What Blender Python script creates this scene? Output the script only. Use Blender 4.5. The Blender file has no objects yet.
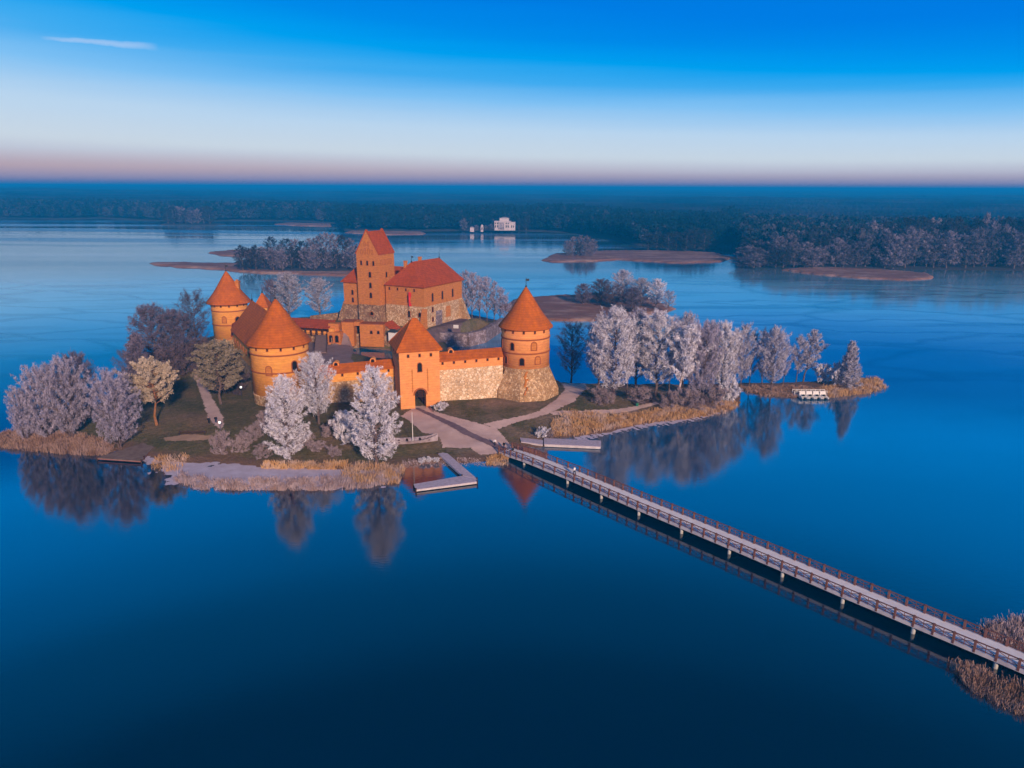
import bpy, math, random
import numpy as np
from mathutils import Vector

# ------------------------------------------------------------------ camera
sc = bpy.context.scene
COL = sc.collection
CH, CF, CP, CR = 55.0, 720.0, math.radians(15.3), math.radians(0.25)
cam_d = bpy.data.cameras.new("camera")
cam = bpy.data.objects.new("camera", cam_d)
COL.objects.link(cam)
cam_d.sensor_width = 36.0
cam_d.lens = 36.0 * CF / 1024.0
cam_d.clip_start = 0.5
cam_d.clip_end = 60000
from mathutils import Matrix
cam.matrix_world = (Matrix.Translation((0, 0, CH)) @ Matrix.Rotation(math.pi / 2 - CP, 4, 'X') @ Matrix.Rotation(CR, 4, 'Z'))
sc.camera = cam

def ray(px, py):
    x = (px - 512) / CF; y = (384 - py) / CF
    c, s = math.cos(CR), math.sin(CR)
    x, y = x * c - y * s, x * s + y * c
    return (x, math.cos(CP) + y * math.sin(CP), -math.sin(CP) + y * math.cos(CP))
def at(px, py, z=0.0):
    d = ray(px, py); t = (z - CH) / d[2]
    return (d[0] * t, d[1] * t)
def zat(px, py, Y):
    d = ray(px, py); t = Y / d[1]
    return CH + d[2] * t

# ------------------------------------------------------------------ sky
SUN_AZ = math.radians(-69.0)     # direction towards the sun in the x,y plane
SUN_EL = math.radians(19.0)
world = bpy.data.worlds.new("World"); sc.world = world
world.use_nodes = True
wn, wl = world.node_tree.nodes, world.node_tree.links
wn.clear()
def N(nodes, typ, **kw):
    n = nodes.new(typ)
    for k, v in kw.items():
        if k.startswith('i_'):
            key = k[2:]
            n.inputs[int(key) if key.isdigit() else key].default_value = v
        else: setattr(n, k, v)
    return n
def mathn(nodes, links, op, a, b=None, c=None, clamp=False):
    n = nodes.new('ShaderNodeMath'); n.operation = op; n.use_clamp = clamp
    for i, v in enumerate((a, b, c)):
        if v is None: continue
        if isinstance(v, (int, float)): n.inputs[i].default_value = v
        else: links.new(v, n.inputs[i])
    return n.outputs[0]
def ramp(nodes, stops, interp='LINEAR'):
    r = nodes.new('ShaderNodeValToRGB'); cr = r.color_ramp; cr.interpolation = interp
    while len(cr.elements) < len(stops): cr.elements.new(0.5)
    for e, (p, c) in zip(cr.elements, stops):
        e.position = p; e.color = (c[0], c[1], c[2], 1.0)
    return r
tc = wn.new('ShaderNodeTexCoord')
sep = wn.new('ShaderNodeSeparateXYZ'); wl.new(tc.outputs['Generated'], sep.inputs[0])
X, Y, Z = sep.outputs
M = lambda *a, **k: mathn(wn, wl, *a, **k)
wnoise = N(wn, 'ShaderNodeTexNoise', i_Scale=1.0, i_Detail=4.0)
wmap = N(wn, 'ShaderNodeMapping'); wmap.inputs['Scale'].default_value = (1.2, 1.2, 26.0)
wl.new(tc.outputs['Generated'], wmap.inputs[0]); wl.new(wmap.outputs[0], wnoise.inputs['Vector'])
tilt = M('MULTIPLY', X, M('MULTIPLY', M('MULTIPLY', M('SUBTRACT', 0.36, Z), 7.0, clamp=True), 0.45))
zz = M('MULTIPLY', Z, M('ADD', tilt, 1.0))
zz = M('MULTIPLY', zz, M('ADD', M('MULTIPLY', wnoise.outputs['Fac'], 0.22), 0.89))
t_in = M('ADD', M('MULTIPLY', zz, 1.0), 0.02)       # ramp position = elevation sine + 0.02
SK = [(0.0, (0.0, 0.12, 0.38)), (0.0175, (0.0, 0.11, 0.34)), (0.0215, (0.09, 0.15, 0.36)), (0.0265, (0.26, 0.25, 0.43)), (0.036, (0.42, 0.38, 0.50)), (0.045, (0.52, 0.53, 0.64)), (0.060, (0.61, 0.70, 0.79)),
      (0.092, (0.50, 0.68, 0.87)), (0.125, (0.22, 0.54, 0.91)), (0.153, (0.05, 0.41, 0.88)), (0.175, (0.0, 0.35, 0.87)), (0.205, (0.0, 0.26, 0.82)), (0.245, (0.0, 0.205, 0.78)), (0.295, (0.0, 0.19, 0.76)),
      (0.33, (0.0, 0.60, 1.80)), (0.44, (0.0, 0.42, 1.30)), (0.53, (0.0, 0.17, 0.50)), (0.64, (0.0, 0.05, 0.15)), (1.0, (0.0, 0.02, 0.07))]  # unseen band above the frame, brightened for the water to reflect
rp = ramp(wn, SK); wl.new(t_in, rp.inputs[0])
# pinker air low in the west
pf = M('MULTIPLY', M('MULTIPLY', M('SUBTRACT', 1.0, M('MULTIPLY', M('ABSOLUTE', M('SUBTRACT', Z, 0.022)), 55.0), clamp=True), M('ADD', M('MULTIPLY', X, -1.0), 0.25, clamp=True)), 0.45)
mxp = N(wn, 'ShaderNodeMix', data_type='RGBA'); wl.new(pf, mxp.inputs['Factor']); wl.new(rp.outputs[0], mxp.inputs[6]); mxp.inputs[7].default_value = (0.64, 0.38, 0.33, 1)
pass
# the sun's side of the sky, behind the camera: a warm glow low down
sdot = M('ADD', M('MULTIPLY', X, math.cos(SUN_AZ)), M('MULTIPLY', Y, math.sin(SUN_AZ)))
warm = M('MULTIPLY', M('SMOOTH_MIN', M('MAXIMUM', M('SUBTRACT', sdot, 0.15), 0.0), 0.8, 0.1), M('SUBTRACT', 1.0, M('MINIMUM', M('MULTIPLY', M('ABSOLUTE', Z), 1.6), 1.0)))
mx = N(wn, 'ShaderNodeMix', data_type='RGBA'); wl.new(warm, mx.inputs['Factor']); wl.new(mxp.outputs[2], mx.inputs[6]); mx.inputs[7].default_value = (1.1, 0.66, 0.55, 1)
# a thin streak of cloud, high on the left
cd = Vector(ray(101, 42.5)).normalized()
right = cd.cross(Vector((0, 0, 1))).normalized(); upv = right.cross(cd)
def dotn(v):
    d = wn.new('ShaderNodeVectorMath'); d.operation = 'DOT_PRODUCT'; wl.new(tc.outputs['Generated'], d.inputs[0]); d.inputs[1].default_value = v
    return d.outputs['Value']
u_, v_, f_ = dotn(right), dotn(upv), dotn(cd)
cn = N(wn, 'ShaderNodeTexNoise', i_Scale=60.0, i_Detail=3.0); wl.new(tc.outputs['Generated'], cn.inputs['Vector'])
vv = M('ADD', v_, M('MULTIPLY', M('SUBTRACT', cn.outputs['Fac'], 0.5), 0.004))
uu = M('DIVIDE', u_, 0.058)
hw = M('ADD', 0.0022, M('MULTIPLY', M('ADD', uu, 1.0), 0.0013))
mask = M('MULTIPLY', M('SUBTRACT', 1.0, M('POWER', M('ABSOLUTE', uu), 4.0), clamp=True),
         M('SUBTRACT', 1.0, M('POWER', M('DIVIDE', M('ABSOLUTE', vv), hw), 2.0), clamp=True))
mask = M('MULTIPLY', mask, M('GREATER_THAN', f_, 0.5))
mask = M('MULTIPLY', mask, 0.6)
mx2 = N(wn, 'ShaderNodeMix', data_type='RGBA'); wl.new(mask, mx2.inputs['Factor']); wl.new(mx.outputs[2], mx2.inputs[6]); mx2.inputs[7].default_value = (0.45, 0.62, 0.9, 1)
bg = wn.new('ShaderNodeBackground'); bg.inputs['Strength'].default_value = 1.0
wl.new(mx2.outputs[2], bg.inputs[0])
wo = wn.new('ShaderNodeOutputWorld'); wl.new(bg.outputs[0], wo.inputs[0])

# ------------------------------------------------------------------ sun
sl = bpy.data.lights.new("sun", 'SUN'); sl.energy = 4.7; sl.angle = math.radians(3.0); sl.color = (1.0, 0.71, 0.50)
sun = bpy.data.objects.new("sun", sl); COL.objects.link(sun)
sdir = Vector((math.cos(SUN_EL) * math.cos(SUN_AZ), math.cos(SUN_EL) * math.sin(SUN_AZ), math.sin(SUN_EL)))
sun.rotation_euler = sdir.to_track_quat('Z', 'Y').to_euler()

vs = sc.view_settings
vs.view_transform = 'Standard'; vs.look = 'None'; vs.gamma = 1.0; vs.use_curve_mapping = False; vs.exposure = 0.0
sc.cycles.use_denoising = True
sc.cycles.max_bounces = 6; sc.cycles.volume_bounces = 0; sc.cycles.transparent_max_bounces = 8
sc.cycles.diffuse_bounces = 3; sc.cycles.glossy_bounces = 3
sc.cycles.caustics_reflective = False; sc.cycles.caustics_refractive = False

# ------------------------------------------------------------------ materials
MATS = {}
def material(name, base, rough=0.85, second=None, scale=0.6, detail=4.0, lo=0.35, hi=0.65, bump=0.0, bscale=3.0, spec=0.08,
             third=None, scale3=0.1, amount3=0.5, objrand=0.0, stretch=(1, 1, 1), emit=None, coord='Object'):
    m = bpy.data.materials.new(name); m.use_nodes = True
    n, l = m.node_tree.nodes, m.node_tree.links
    b = n['Principled BSDF']; b.inputs['Roughness'].default_value = rough; b.inputs['Specular IOR Level'].default_value = spec
    b.inputs['Base Color'].default_value = (*base, 1)
    t = n.new('ShaderNodeTexCoord'); mp = n.new('ShaderNodeMapping'); mp.inputs['Scale'].default_value = stretch
    l.new(t.outputs[coord], mp.inputs[0])
    out = None
    if second:
        ns = N(n, 'ShaderNodeTexNoise', i_Scale=scale, i_Detail=detail, i_Roughness=0.6); l.new(mp.outputs[0], ns.inputs['Vector'])
        r = ramp(n, [(lo, base), (hi, second)]); l.new(ns.outputs['Fac'], r.inputs[0]); out = r.outputs[0]
    if third:
        ns = N(n, 'ShaderNodeTexNoise', i_Scale=scale3, i_Detail=5.0, i_Roughness=0.65); l.new(mp.outputs[0], ns.inputs['Vector'])
        f = mathn(n, l, 'MULTIPLY', mathn(n, l, 'MULTIPLY', mathn(n, l, 'SUBTRACT', ns.outputs['Fac'], 0.48), 8.0, clamp=True), amount3)
        k = N(n, 'ShaderNodeMix', data_type='RGBA'); l.new(f, k.inputs['Factor'])
        if out: l.new(out, k.inputs[6])
        else: k.inputs[6].default_value = (*base, 1)
        k.inputs[7].default_value = (*third, 1); out = k.outputs[2]
    if objrand:
        oi = n.new('ShaderNodeObjectInfo')
        f = mathn(n, l, 'ADD', mathn(n, l, 'MULTIPLY', oi.outputs['Random'], objrand), 1.0 - objrand)
        k = N(n, 'ShaderNodeVectorMath', operation='SCALE')
        if out: l.new(out, k.inputs[0])
        else: k.inputs[0].default_value = base
        l.new(f, k.inputs['Scale']); out = k.outputs[0]
    if out: l.new(out, b.inputs['Base Color'])
    if bump:
        nb = N(n, 'ShaderNodeTexNoise', i_Scale=bscale, i_Detail=5.0); l.new(mp.outputs[0], nb.inputs['Vector'])
        bp = N(n, 'ShaderNodeBump', i_Strength=bump, i_Distance=0.3); l.new(nb.outputs['Fac'], bp.inputs['Height']); l.new(bp.outputs[0], b.inputs['Normal'])
    if emit:
        b.inputs['Emission Color'].default_value = (*emit[:3], 1); b.inputs['Emission Strength'].default_value = emit[3]
    MATS[name] = m
    return m

def brick_mat(name, c1, c2, c3):
    m = material(name, c1, 0.9, tuple(v * 0.82 for v in c2), scale=0.8, lo=0.3, hi=0.7, third=tuple(c3[i] * (0.80, 0.62, 0.6)[i] for i in range(3)), scale3=0.22, amount3=0.55, bump=0.25, bscale=4.0, stretch=(1, 1, 2.4))
    n, l = m.node_tree.nodes, m.node_tree.links
    b = n['Principled BSDF']
    # courses of brick: fine horizontal lines
    t = n.new('ShaderNodeTexCoord'); s = n.new('ShaderNodeSeparateXYZ'); l.new(t.outputs['Object'], s.inputs[0])
    w = mathn(n, l, 'SINE', mathn(n, l, 'MULTIPLY', s.outputs[2], 2 * math.pi / 0.62))
    f = mathn(n, l, 'ADD', mathn(n, l, 'MULTIPLY', w, 0.045), 0.955)
    src = b.inputs['Base Color'].links[0].from_socket
    k = N(n, 'ShaderNodeVectorMath', operation='SCALE'); l.new(src, k.inputs[0]); l.new(f, k.inputs['Scale']); l.new(k.outputs[0], b.inputs['Base Color'])
    return m
BRICK = brick_mat('brick_orange', (0.90, 0.39, 0.085), (0.84, 0.35, 0.07), (0.92, 0.44, 0.12))
BRICKG = brick_mat('brick_gate', (0.90, 0.37, 0.12), (0.86, 0.33, 0.10), (0.92, 0.42, 0.16))
BRICKD = brick_mat('brick_old', (0.64, 0.235, 0.055), (0.50, 0.17, 0.042), (0.72, 0.31, 0.09))
BRICKR = material('brick_trim', (0.36, 0.11, 0.035), 0.9, (0.28, 0.08, 0.03), scale=1.2)
TILE = material('roof_tile', (0.60, 0.15, 0.016), 0.8, (0.42, 0.095, 0.012), scale=1.1, lo=0.3, hi=0.7, third=(0.34, 0.085, 0.02), scale3=0.30, amount3=0.6, bump=0.5, bscale=2.5, stretch=(1, 1, 0.55))
TILED = material('roof_tile_dark', (0.44, 0.078, 0.016), 0.8, (0.33, 0.056, 0.013), scale=1.0, third=(0.30, 0.056, 0.015), scale3=0.25, amount3=0.6, bump=0.3, bscale=2.0)

def stone_mat(name, a, b_, c, scale=2.0):
    m = bpy.data.materials.new(name); m.use_nodes = True
    n, l = m.node_tree.nodes, m.node_tree.links; b = n['Principled BSDF']; b.inputs['Roughness'].default_value = 0.9; b.inputs['Specular IOR Level'].default_value = 0.08
    t = n.new('ShaderNodeTexCoord')
    v = N(n, 'ShaderNodeTexVoronoi', i_Scale=scale); l.new(t.outputs['Object'], v.inputs['Vector'])
    r = ramp(n, [(0.0, a), (0.45, b_), (0.8, c), (1.0, a)]); l.new(v.outputs['Color'], r.inputs[0])
    v2 = N(n, 'ShaderNodeTexVoronoi', i_Scale=scale, feature='DISTANCE_TO_EDGE'); l.new(t.outputs['Object'], v2.inputs['Vector'])
    e = mathn(n, l, 'MULTIPLY', v2.outputs['Distance'], 9.0, clamp=True)
    ns = N(n, 'ShaderNodeTexNoise', i_Scale=0.25, i_Detail=4.0); l.new(t.outputs['Object'], ns.inputs['Vector'])
    f = mathn(n, l, 'MULTIPLY', mathn(n, l, 'ADD', mathn(n, l, 'MULTIPLY', e, 0.5), 0.5), mathn(n, l, 'ADD', mathn(n, l, 'MULTIPLY', ns.outputs['Fac'], 0.9), 0.55))
    k = N(n, 'ShaderNodeVectorMath', operation='SCALE'); l.new(r.outputs[0], k.inputs[0]); l.new(f, k.inputs['Scale']); l.new(k.outputs[0], b.inputs['Base Color'])
    bp = N(n, 'ShaderNodeBump', i_Strength=0.6, i_Distance=0.25); l.new(v2.outputs['Distance'], bp.inputs['Height']); l.new(bp.outputs[0], b.inputs['Normal'])
    MATS[name] = m; return m
def tile_rows(m):
    n, l = m.node_tree.nodes, m.node_tree.links; b = n['Principled BSDF']; t = n.new('ShaderNodeTexCoord'); s_ = n.new('ShaderNodeSeparateXYZ'); l.new(t.outputs['Object'], s_.inputs[0])
    w = mathn(n, l, 'SINE', mathn(n, l, 'MULTIPLY', s_.outputs[2], 2 * math.pi / 0.55)); f = mathn(n, l, 'ADD', mathn(n, l, 'MULTIPLY', w, 0.07), 0.95)
    src = b.inputs['Base Color'].links[0].from_socket; k = N(n, 'ShaderNodeVectorMath', operation='SCALE'); l.new(src, k.inputs[0]); l.new(f, k.inputs['Scale']); l.new(k.outputs[0], b.inputs['Base Color'])
tile_rows(TILE); tile_rows(TILED)
STONE = stone_mat('field_stone', (0.54, 0.32, 0.16), (0.38, 0.22, 0.11), (0.68, 0.47, 0.29))
STONEP = stone_mat('pale_stone', (0.78, 0.54, 0.34), (0.62, 0.40, 0.23), (0.90, 0.70, 0.52), 2.0)
STONEH = stone_mat('palace_stone', (0.62, 0.38, 0.20), (0.46, 0.26, 0.13), (0.80, 0.58, 0.38))
STONEG = stone_mat('frosty_stone', (0.26, 0.20, 0.22), (0.20, 0.14, 0.14), (0.36, 0.29, 0.32), 1.2)
STONED = stone_mat('old_stone', (0.36, 0.20, 0.11), (0.26, 0.14, 0.08), (0.48, 0.31, 0.19), 1.5)

DARK = material('window_dark', (0.015, 0.012, 0.014), 0.4)
WOODD = material('dark_wood', (0.09, 0.045, 0.028), 0.8, (0.05, 0.026, 0.02), scale=2.0)
WOODR = material('railing_wood', (0.24, 0.11, 0.085), 0.75, (0.15, 0.06, 0.05), scale=1.5)
PLANK = material('frosted_planks', (0.58, 0.50, 0.58), 0.8, (0.40, 0.33, 0.39), scale=1.5, lo=0.3, hi=0.7, stretch=(1, 1, 1))
DECKF = material('frosted_deck', (0.90, 0.89, 0.92), 0.8, (0.78, 0.73, 0.78), scale=0.9, lo=0.3, hi=0.7)
BEAM = material('pale_beam', (0.66, 0.60, 0.60), 0.8, (0.5, 0.44, 0.46), scale=0.8)
CONC = material('concrete', (0.55, 0.54, 0.50), 0.85, (0.40, 0.39, 0.37), scale=2.0)
METAL = material('dark_metal', (0.04, 0.045, 0.05), 0.5)
WHITEP = material('white_paint', (0.80, 0.76, 0.72), 0.5, (0.66, 0.62, 0.6), scale=3)
PLASTER = material('manor_plaster', (0.62, 0.53, 0.55), 0.8, (0.52, 0.44, 0.46), scale=0.3)
HULL = material('frosted_hull', (0.44, 0.37, 0.40), 0.8, (0.27, 0.2, 0.22), scale=1.3)
REDF = material('red_flag', (0.62, 0.03, 0.03), 0.7)
GREENP = material('green_paint', (0.03, 0.16, 0.10), 0.5)
LAMPM = material('lamp_glow', (0.9, 0.9, 0.9), 0.4, emit=(1.0, 0.93, 0.85, 1.0))
PATHM = material('gravel_path', (0.60, 0.42, 0.375), 0.95, (0.70, 0.51, 0.465), scale=0.35, third=(0.46, 0.31, 0.275), scale3=0.09, amount3=0.5, bump=0.2, bscale=3)
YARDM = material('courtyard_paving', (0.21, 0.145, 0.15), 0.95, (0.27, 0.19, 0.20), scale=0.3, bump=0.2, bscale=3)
BOARDM = material('duckboard', (0.17, 0.11, 0.13), 0.9, (0.23, 0.16, 0.18), scale=1.0)
SANDM = material('sandy_path', (0.42, 0.28, 0.20), 0.95, (0.34, 0.22, 0.15), scale=0.5)
REEDM = material('reed_gold', (0.50, 0.27, 0.11), 0.9, (0.62, 0.38, 0.19), scale=0.35, third=(0.58, 0.44, 0.40), scale3=0.25, amount3=0.8)
REEDB = material('reed_brown', (0.40, 0.26, 0.20), 0.9, (0.27, 0.155, 0.11), scale=0.25, third=(0.45, 0.31, 0.28), scale3=0.3, amount3=0.6)
REEDF = material('reed_frosted', (0.46, 0.35, 0.36), 0.9, (0.32, 0.21, 0.19), scale=0.8, third=(0.62, 0.52, 0.60), scale3=0.5, amount3=0.5)
SPITM = material('reed_spit', (0.27, 0.13, 0.10), 0.95, (0.20, 0.105, 0.085), scale=0.05, third=(0.42, 0.27, 0.22), scale3=0.03, amount3=0.8, stretch=(1, 3, 1), bump=0.8, bscale=0.6)
BARK = material('bark', (0.10, 0.065, 0.06), 0.9, (0.17, 0.12, 0.115), scale=3.0)
BARKP = material('pine_bark', (0.34, 0.15, 0.06), 0.9, (0.22, 0.10, 0.05), scale=2.0)
BARKB = material('birch_bark', (0.55, 0.44, 0.42), 0.85, (0.16, 0.11, 0.10), scale=1.6, lo=0.5, hi=0.62)
FROST = material('frosted_twigs', (0.66, 0.64, 0.76), 0.85, (0.24, 0.21, 0.28), scale=1.2, lo=0.40, hi=0.64, objrand=0.22)
FROSTW = material('hoar_frost', (0.86, 0.84, 0.93), 0.85, (0.38, 0.34, 0.42), scale=1.3, lo=0.42, hi=0.66, objrand=0.12)
FROSTL = material('lilac_twigs', (0.54, 0.49, 0.64), 0.85, (0.20, 0.17, 0.24), scale=1.1, lo=0.4, hi=0.64, objrand=0.15)
FROSTG = material('grey_twigs', (0.23, 0.19, 0.27), 0.9, (0.10, 0.082, 0.12), scale=0.8, objrand=0.35)
TWIGD = material('dark_twigs', (0.095, 0.07, 0.095), 0.9, (0.16, 0.115, 0.14), scale=0.8, objrand=0.3)
NEEDLE = material('frosted_needles', (0.62, 0.50, 0.40), 0.9, (0.33, 0.26, 0.19), scale=0.8, lo=0.35, hi=0.65)
NEEDLEG = material('dim_needles', (0.32, 0.26, 0.20), 0.9, (0.16, 0.135, 0.10), scale=0.8)
BUSHM = material('bush_twigs', (0.27, 0.20, 0.215), 0.9, (0.44, 0.35, 0.39), scale=0.9, objrand=0.25)
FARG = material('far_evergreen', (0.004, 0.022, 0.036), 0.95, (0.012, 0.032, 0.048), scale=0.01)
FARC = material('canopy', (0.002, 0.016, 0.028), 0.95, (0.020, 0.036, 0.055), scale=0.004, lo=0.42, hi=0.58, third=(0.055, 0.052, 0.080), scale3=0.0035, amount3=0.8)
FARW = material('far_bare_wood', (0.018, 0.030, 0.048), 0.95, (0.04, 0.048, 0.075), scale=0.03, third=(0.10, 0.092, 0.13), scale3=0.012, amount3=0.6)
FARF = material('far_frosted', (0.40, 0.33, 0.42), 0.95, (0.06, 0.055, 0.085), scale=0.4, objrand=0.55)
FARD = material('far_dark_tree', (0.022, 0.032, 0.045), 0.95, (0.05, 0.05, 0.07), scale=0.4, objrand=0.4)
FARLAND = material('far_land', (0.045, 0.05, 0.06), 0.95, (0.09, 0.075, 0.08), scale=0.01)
SKIN = material('skin', (0.55, 0.33, 0.24), 0.6)
CLOTHD = material('dark_cloth', (0.02, 0.02, 0.028), 0.9)
CLOTHW = material('white_cloth', (0.8, 0.76, 0.78), 0.9)
CLOTHB = material('navy_cloth', (0.03, 0.04, 0.09), 0.9)
HAIRM = material('hair', (0.05, 0.03, 0.02), 0.7)

# ground: dull grass, dry patches, frost and mud near the waterline
def ground_mat():
    m = bpy.data.materials.new('island_ground'); m.use_nodes = True
    n, l = m.node_tree.nodes, m.node_tree.links; b = n['Principled BSDF']; b.inputs['Roughness'].default_value = 0.95; b.inputs['Specular IOR Level'].default_value = 0.15
    g = n.new('ShaderNodeNewGeometry'); s = n.new('ShaderNodeSeparateXYZ'); l.new(g.outputs['Position'], s.inputs[0])
    def noise(sc_, det=5):
        k = N(n, 'ShaderNodeTexNoise', i_Scale=sc_, i_Detail=det, i_Roughness=0.62); l.new(g.outputs['Position'], k.inputs['Vector']); return k.outputs['Fac']
    r1 = ramp(n, [(0.32, (0.055, 0.056, 0.022)), (0.5, (0.088, 0.072, 0.030)), (0.68, (0.15, 0.098, 0.055))]); l.new(noise(0.09), r1.inputs[0])
    r2 = ramp(n, [(0.46, (0, 0, 0)), (0.62, (1, 1, 1))]); l.new(noise(0.13), r2.inputs[0])
    k1 = N(n, 'ShaderNodeMix', data_type='RGBA'); l.new(mathn(n, l, 'MULTIPLY', r2.outputs[0], mathn(n, l, 'ADD', 0.5, mathn(n, l, 'MULTIPLY', s.outputs[0], 0.012), clamp=True)), k1.inputs['Factor']); l.new(r1.outputs[0], k1.inputs[6]); k1.inputs[7].default_value = (0.22, 0.150, 0.125, 1)
    r3 = ramp(n, [(0.25, (0.9, 0.9, 0.9)), (0.75, (2.1, 2.1, 2.1))]); l.new(noise(1.3), r3.inputs[0])
    k2 = N(n, 'ShaderNodeMix', data_type='RGBA', blend_type='MULTIPLY'); k2.inputs['Factor'].default_value = 1.0; l.new(k1.outputs[2], k2.inputs[6]); l.new(r3.outputs[0], k2.inputs[7])
    r4 = ramp(n, [(0.55, (0, 0, 0)), (0.63, (1, 1, 1))]); l.new(noise(0.7, 6), r4.inputs[0]); k2b = N(n, 'ShaderNodeMix', data_type='RGBA'); l.new(mathn(n, l, 'MULTIPLY', r4.outputs[0], 0.5), k2b.inputs['Factor']); l.new(k2.outputs[2], k2b.inputs[6]); k2b.inputs[7].default_value = (0.24, 0.15, 0.10, 1); k2 = k2b
    # marshy rim close to the water level
    z = mathn(n, l, 'ADD', s.outputs[2], mathn(n, l, 'MULTIPLY', mathn(n, l, 'SUBTRACT', noise(0.5), 0.5), 0.5))
    fz = N(n, 'ShaderNodeMapRange', i_1=0.25, i_2=0.65, i_3=1.0, i_4=0.0); l.new(z, fz.inputs[0])
    k3 = N(n, 'ShaderNodeMix', data_type='RGBA'); l.new(fz.outputs[0], k3.inputs['Factor']); l.new(k2.outputs[2], k3.inputs[6]); k3.inputs[7].default_value = (0.20, 0.115, 0.075, 1)
    l.new(k3.outputs[2], b.inputs['Base Color'])
    bp = N(n, 'ShaderNodeBump', i_Strength=0.9, i_Distance=0.5); l.new(noise(1.6, 6), bp.inputs['Height']); l.new(bp.outputs[0], b.inputs['Normal'])
    return m
GROUND = ground_mat()

def water_mat():
    m = bpy.data.materials.new('lake_water'); m.use_nodes = True
    n, l = m.node_tree.nodes, m.node_tree.links; b = n['Principled BSDF']
    g = n.new('ShaderNodeNewGeometry')
    def noise(scale, sx, sy, det=4):
        mp = n.new('ShaderNodeMapping'); mp.inputs['Scale'].default_value = (sx, sy, 1); l.new(g.outputs['Position'], mp.inputs[0])
        k = N(n, 'ShaderNodeTexNoise', i_Scale=scale, i_Detail=det, i_Roughness=0.55); l.new(mp.outputs[0], k.inputs['Vector']); return k.outputs['Fac']
    b.inputs['IOR'].default_value = 2.2
    b.inputs['Specular IOR Level'].default_value = 0.5
    # smooth bands of calm and ruffled water, drawn out east-west
    r = ramp(n, [(0.44, (0.0,) * 3), (0.54, (1.0,) * 3)]); l.new(noise(0.011, 0.15, 1.6), r.inputs[0])
    fr = N(n, 'ShaderNodeMapRange', i_1=450.0, i_2=900.0, i_3=0.05, i_4=0.20); sx_ = n.new('ShaderNodeSeparateXYZ'); l.new(g.outputs['Position'], sx_.inputs[0]); l.new(sx_.outputs[1], fr.inputs[0])
    l.new(mathn(n, l, 'ADD', mathn(n, l, 'MULTIPLY', r.outputs[0], fr.outputs[0]), 0.035), b.inputs['Roughness'])
    # thin skin of ice in streaks
    r2 = ramp(n, [(0.47, (0, 0, 0)), (0.60, (1, 1, 1))]); l.new(noise(0.012, 0.10, 1.3, 5), r2.inputs[0])
    s = n.new('ShaderNodeSeparateXYZ'); l.new(g.outputs['Position'], s.inputs[0])
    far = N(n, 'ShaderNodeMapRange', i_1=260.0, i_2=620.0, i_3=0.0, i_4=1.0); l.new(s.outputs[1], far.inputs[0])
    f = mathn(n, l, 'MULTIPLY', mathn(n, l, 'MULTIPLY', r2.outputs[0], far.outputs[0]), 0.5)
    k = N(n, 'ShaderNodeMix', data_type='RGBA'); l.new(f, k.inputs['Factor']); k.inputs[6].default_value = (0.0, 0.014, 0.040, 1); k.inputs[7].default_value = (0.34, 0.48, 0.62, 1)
    # cracks in the ice show as thin dark leads
    # new ice beyond the island, darker leads; its blue also paints in reflected sky
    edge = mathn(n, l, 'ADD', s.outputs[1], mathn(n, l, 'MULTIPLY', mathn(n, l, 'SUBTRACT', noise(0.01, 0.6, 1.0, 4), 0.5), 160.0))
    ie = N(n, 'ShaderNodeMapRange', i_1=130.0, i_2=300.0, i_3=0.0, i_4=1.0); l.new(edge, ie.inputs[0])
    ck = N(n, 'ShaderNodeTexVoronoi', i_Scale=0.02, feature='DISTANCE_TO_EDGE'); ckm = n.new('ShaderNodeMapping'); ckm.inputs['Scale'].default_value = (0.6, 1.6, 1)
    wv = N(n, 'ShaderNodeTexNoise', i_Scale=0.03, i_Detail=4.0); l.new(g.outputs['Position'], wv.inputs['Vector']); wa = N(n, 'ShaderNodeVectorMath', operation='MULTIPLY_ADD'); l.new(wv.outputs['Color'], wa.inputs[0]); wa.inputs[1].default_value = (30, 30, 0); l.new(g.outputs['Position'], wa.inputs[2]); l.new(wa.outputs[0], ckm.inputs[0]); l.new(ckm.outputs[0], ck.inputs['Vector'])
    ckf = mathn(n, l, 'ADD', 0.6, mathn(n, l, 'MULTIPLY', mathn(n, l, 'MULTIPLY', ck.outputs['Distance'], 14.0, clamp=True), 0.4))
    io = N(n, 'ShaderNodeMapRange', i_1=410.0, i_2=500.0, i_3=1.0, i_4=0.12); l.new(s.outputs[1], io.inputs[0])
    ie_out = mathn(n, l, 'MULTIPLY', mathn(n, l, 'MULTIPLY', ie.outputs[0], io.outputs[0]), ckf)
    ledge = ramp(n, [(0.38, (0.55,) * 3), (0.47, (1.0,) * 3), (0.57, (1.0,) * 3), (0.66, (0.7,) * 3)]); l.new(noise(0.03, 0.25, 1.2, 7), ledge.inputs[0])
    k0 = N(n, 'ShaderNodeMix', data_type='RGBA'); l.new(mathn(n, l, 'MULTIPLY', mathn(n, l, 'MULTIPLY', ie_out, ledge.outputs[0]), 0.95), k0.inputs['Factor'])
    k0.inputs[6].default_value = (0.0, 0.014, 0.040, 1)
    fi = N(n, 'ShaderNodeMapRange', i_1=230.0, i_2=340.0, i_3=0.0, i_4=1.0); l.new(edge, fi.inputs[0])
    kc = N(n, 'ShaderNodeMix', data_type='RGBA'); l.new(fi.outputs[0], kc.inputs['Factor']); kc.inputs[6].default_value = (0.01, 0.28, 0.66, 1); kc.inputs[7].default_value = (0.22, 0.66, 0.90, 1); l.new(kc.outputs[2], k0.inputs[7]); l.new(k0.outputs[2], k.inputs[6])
    l.new(k.outputs[2], b.inputs['Base Color'])
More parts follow.
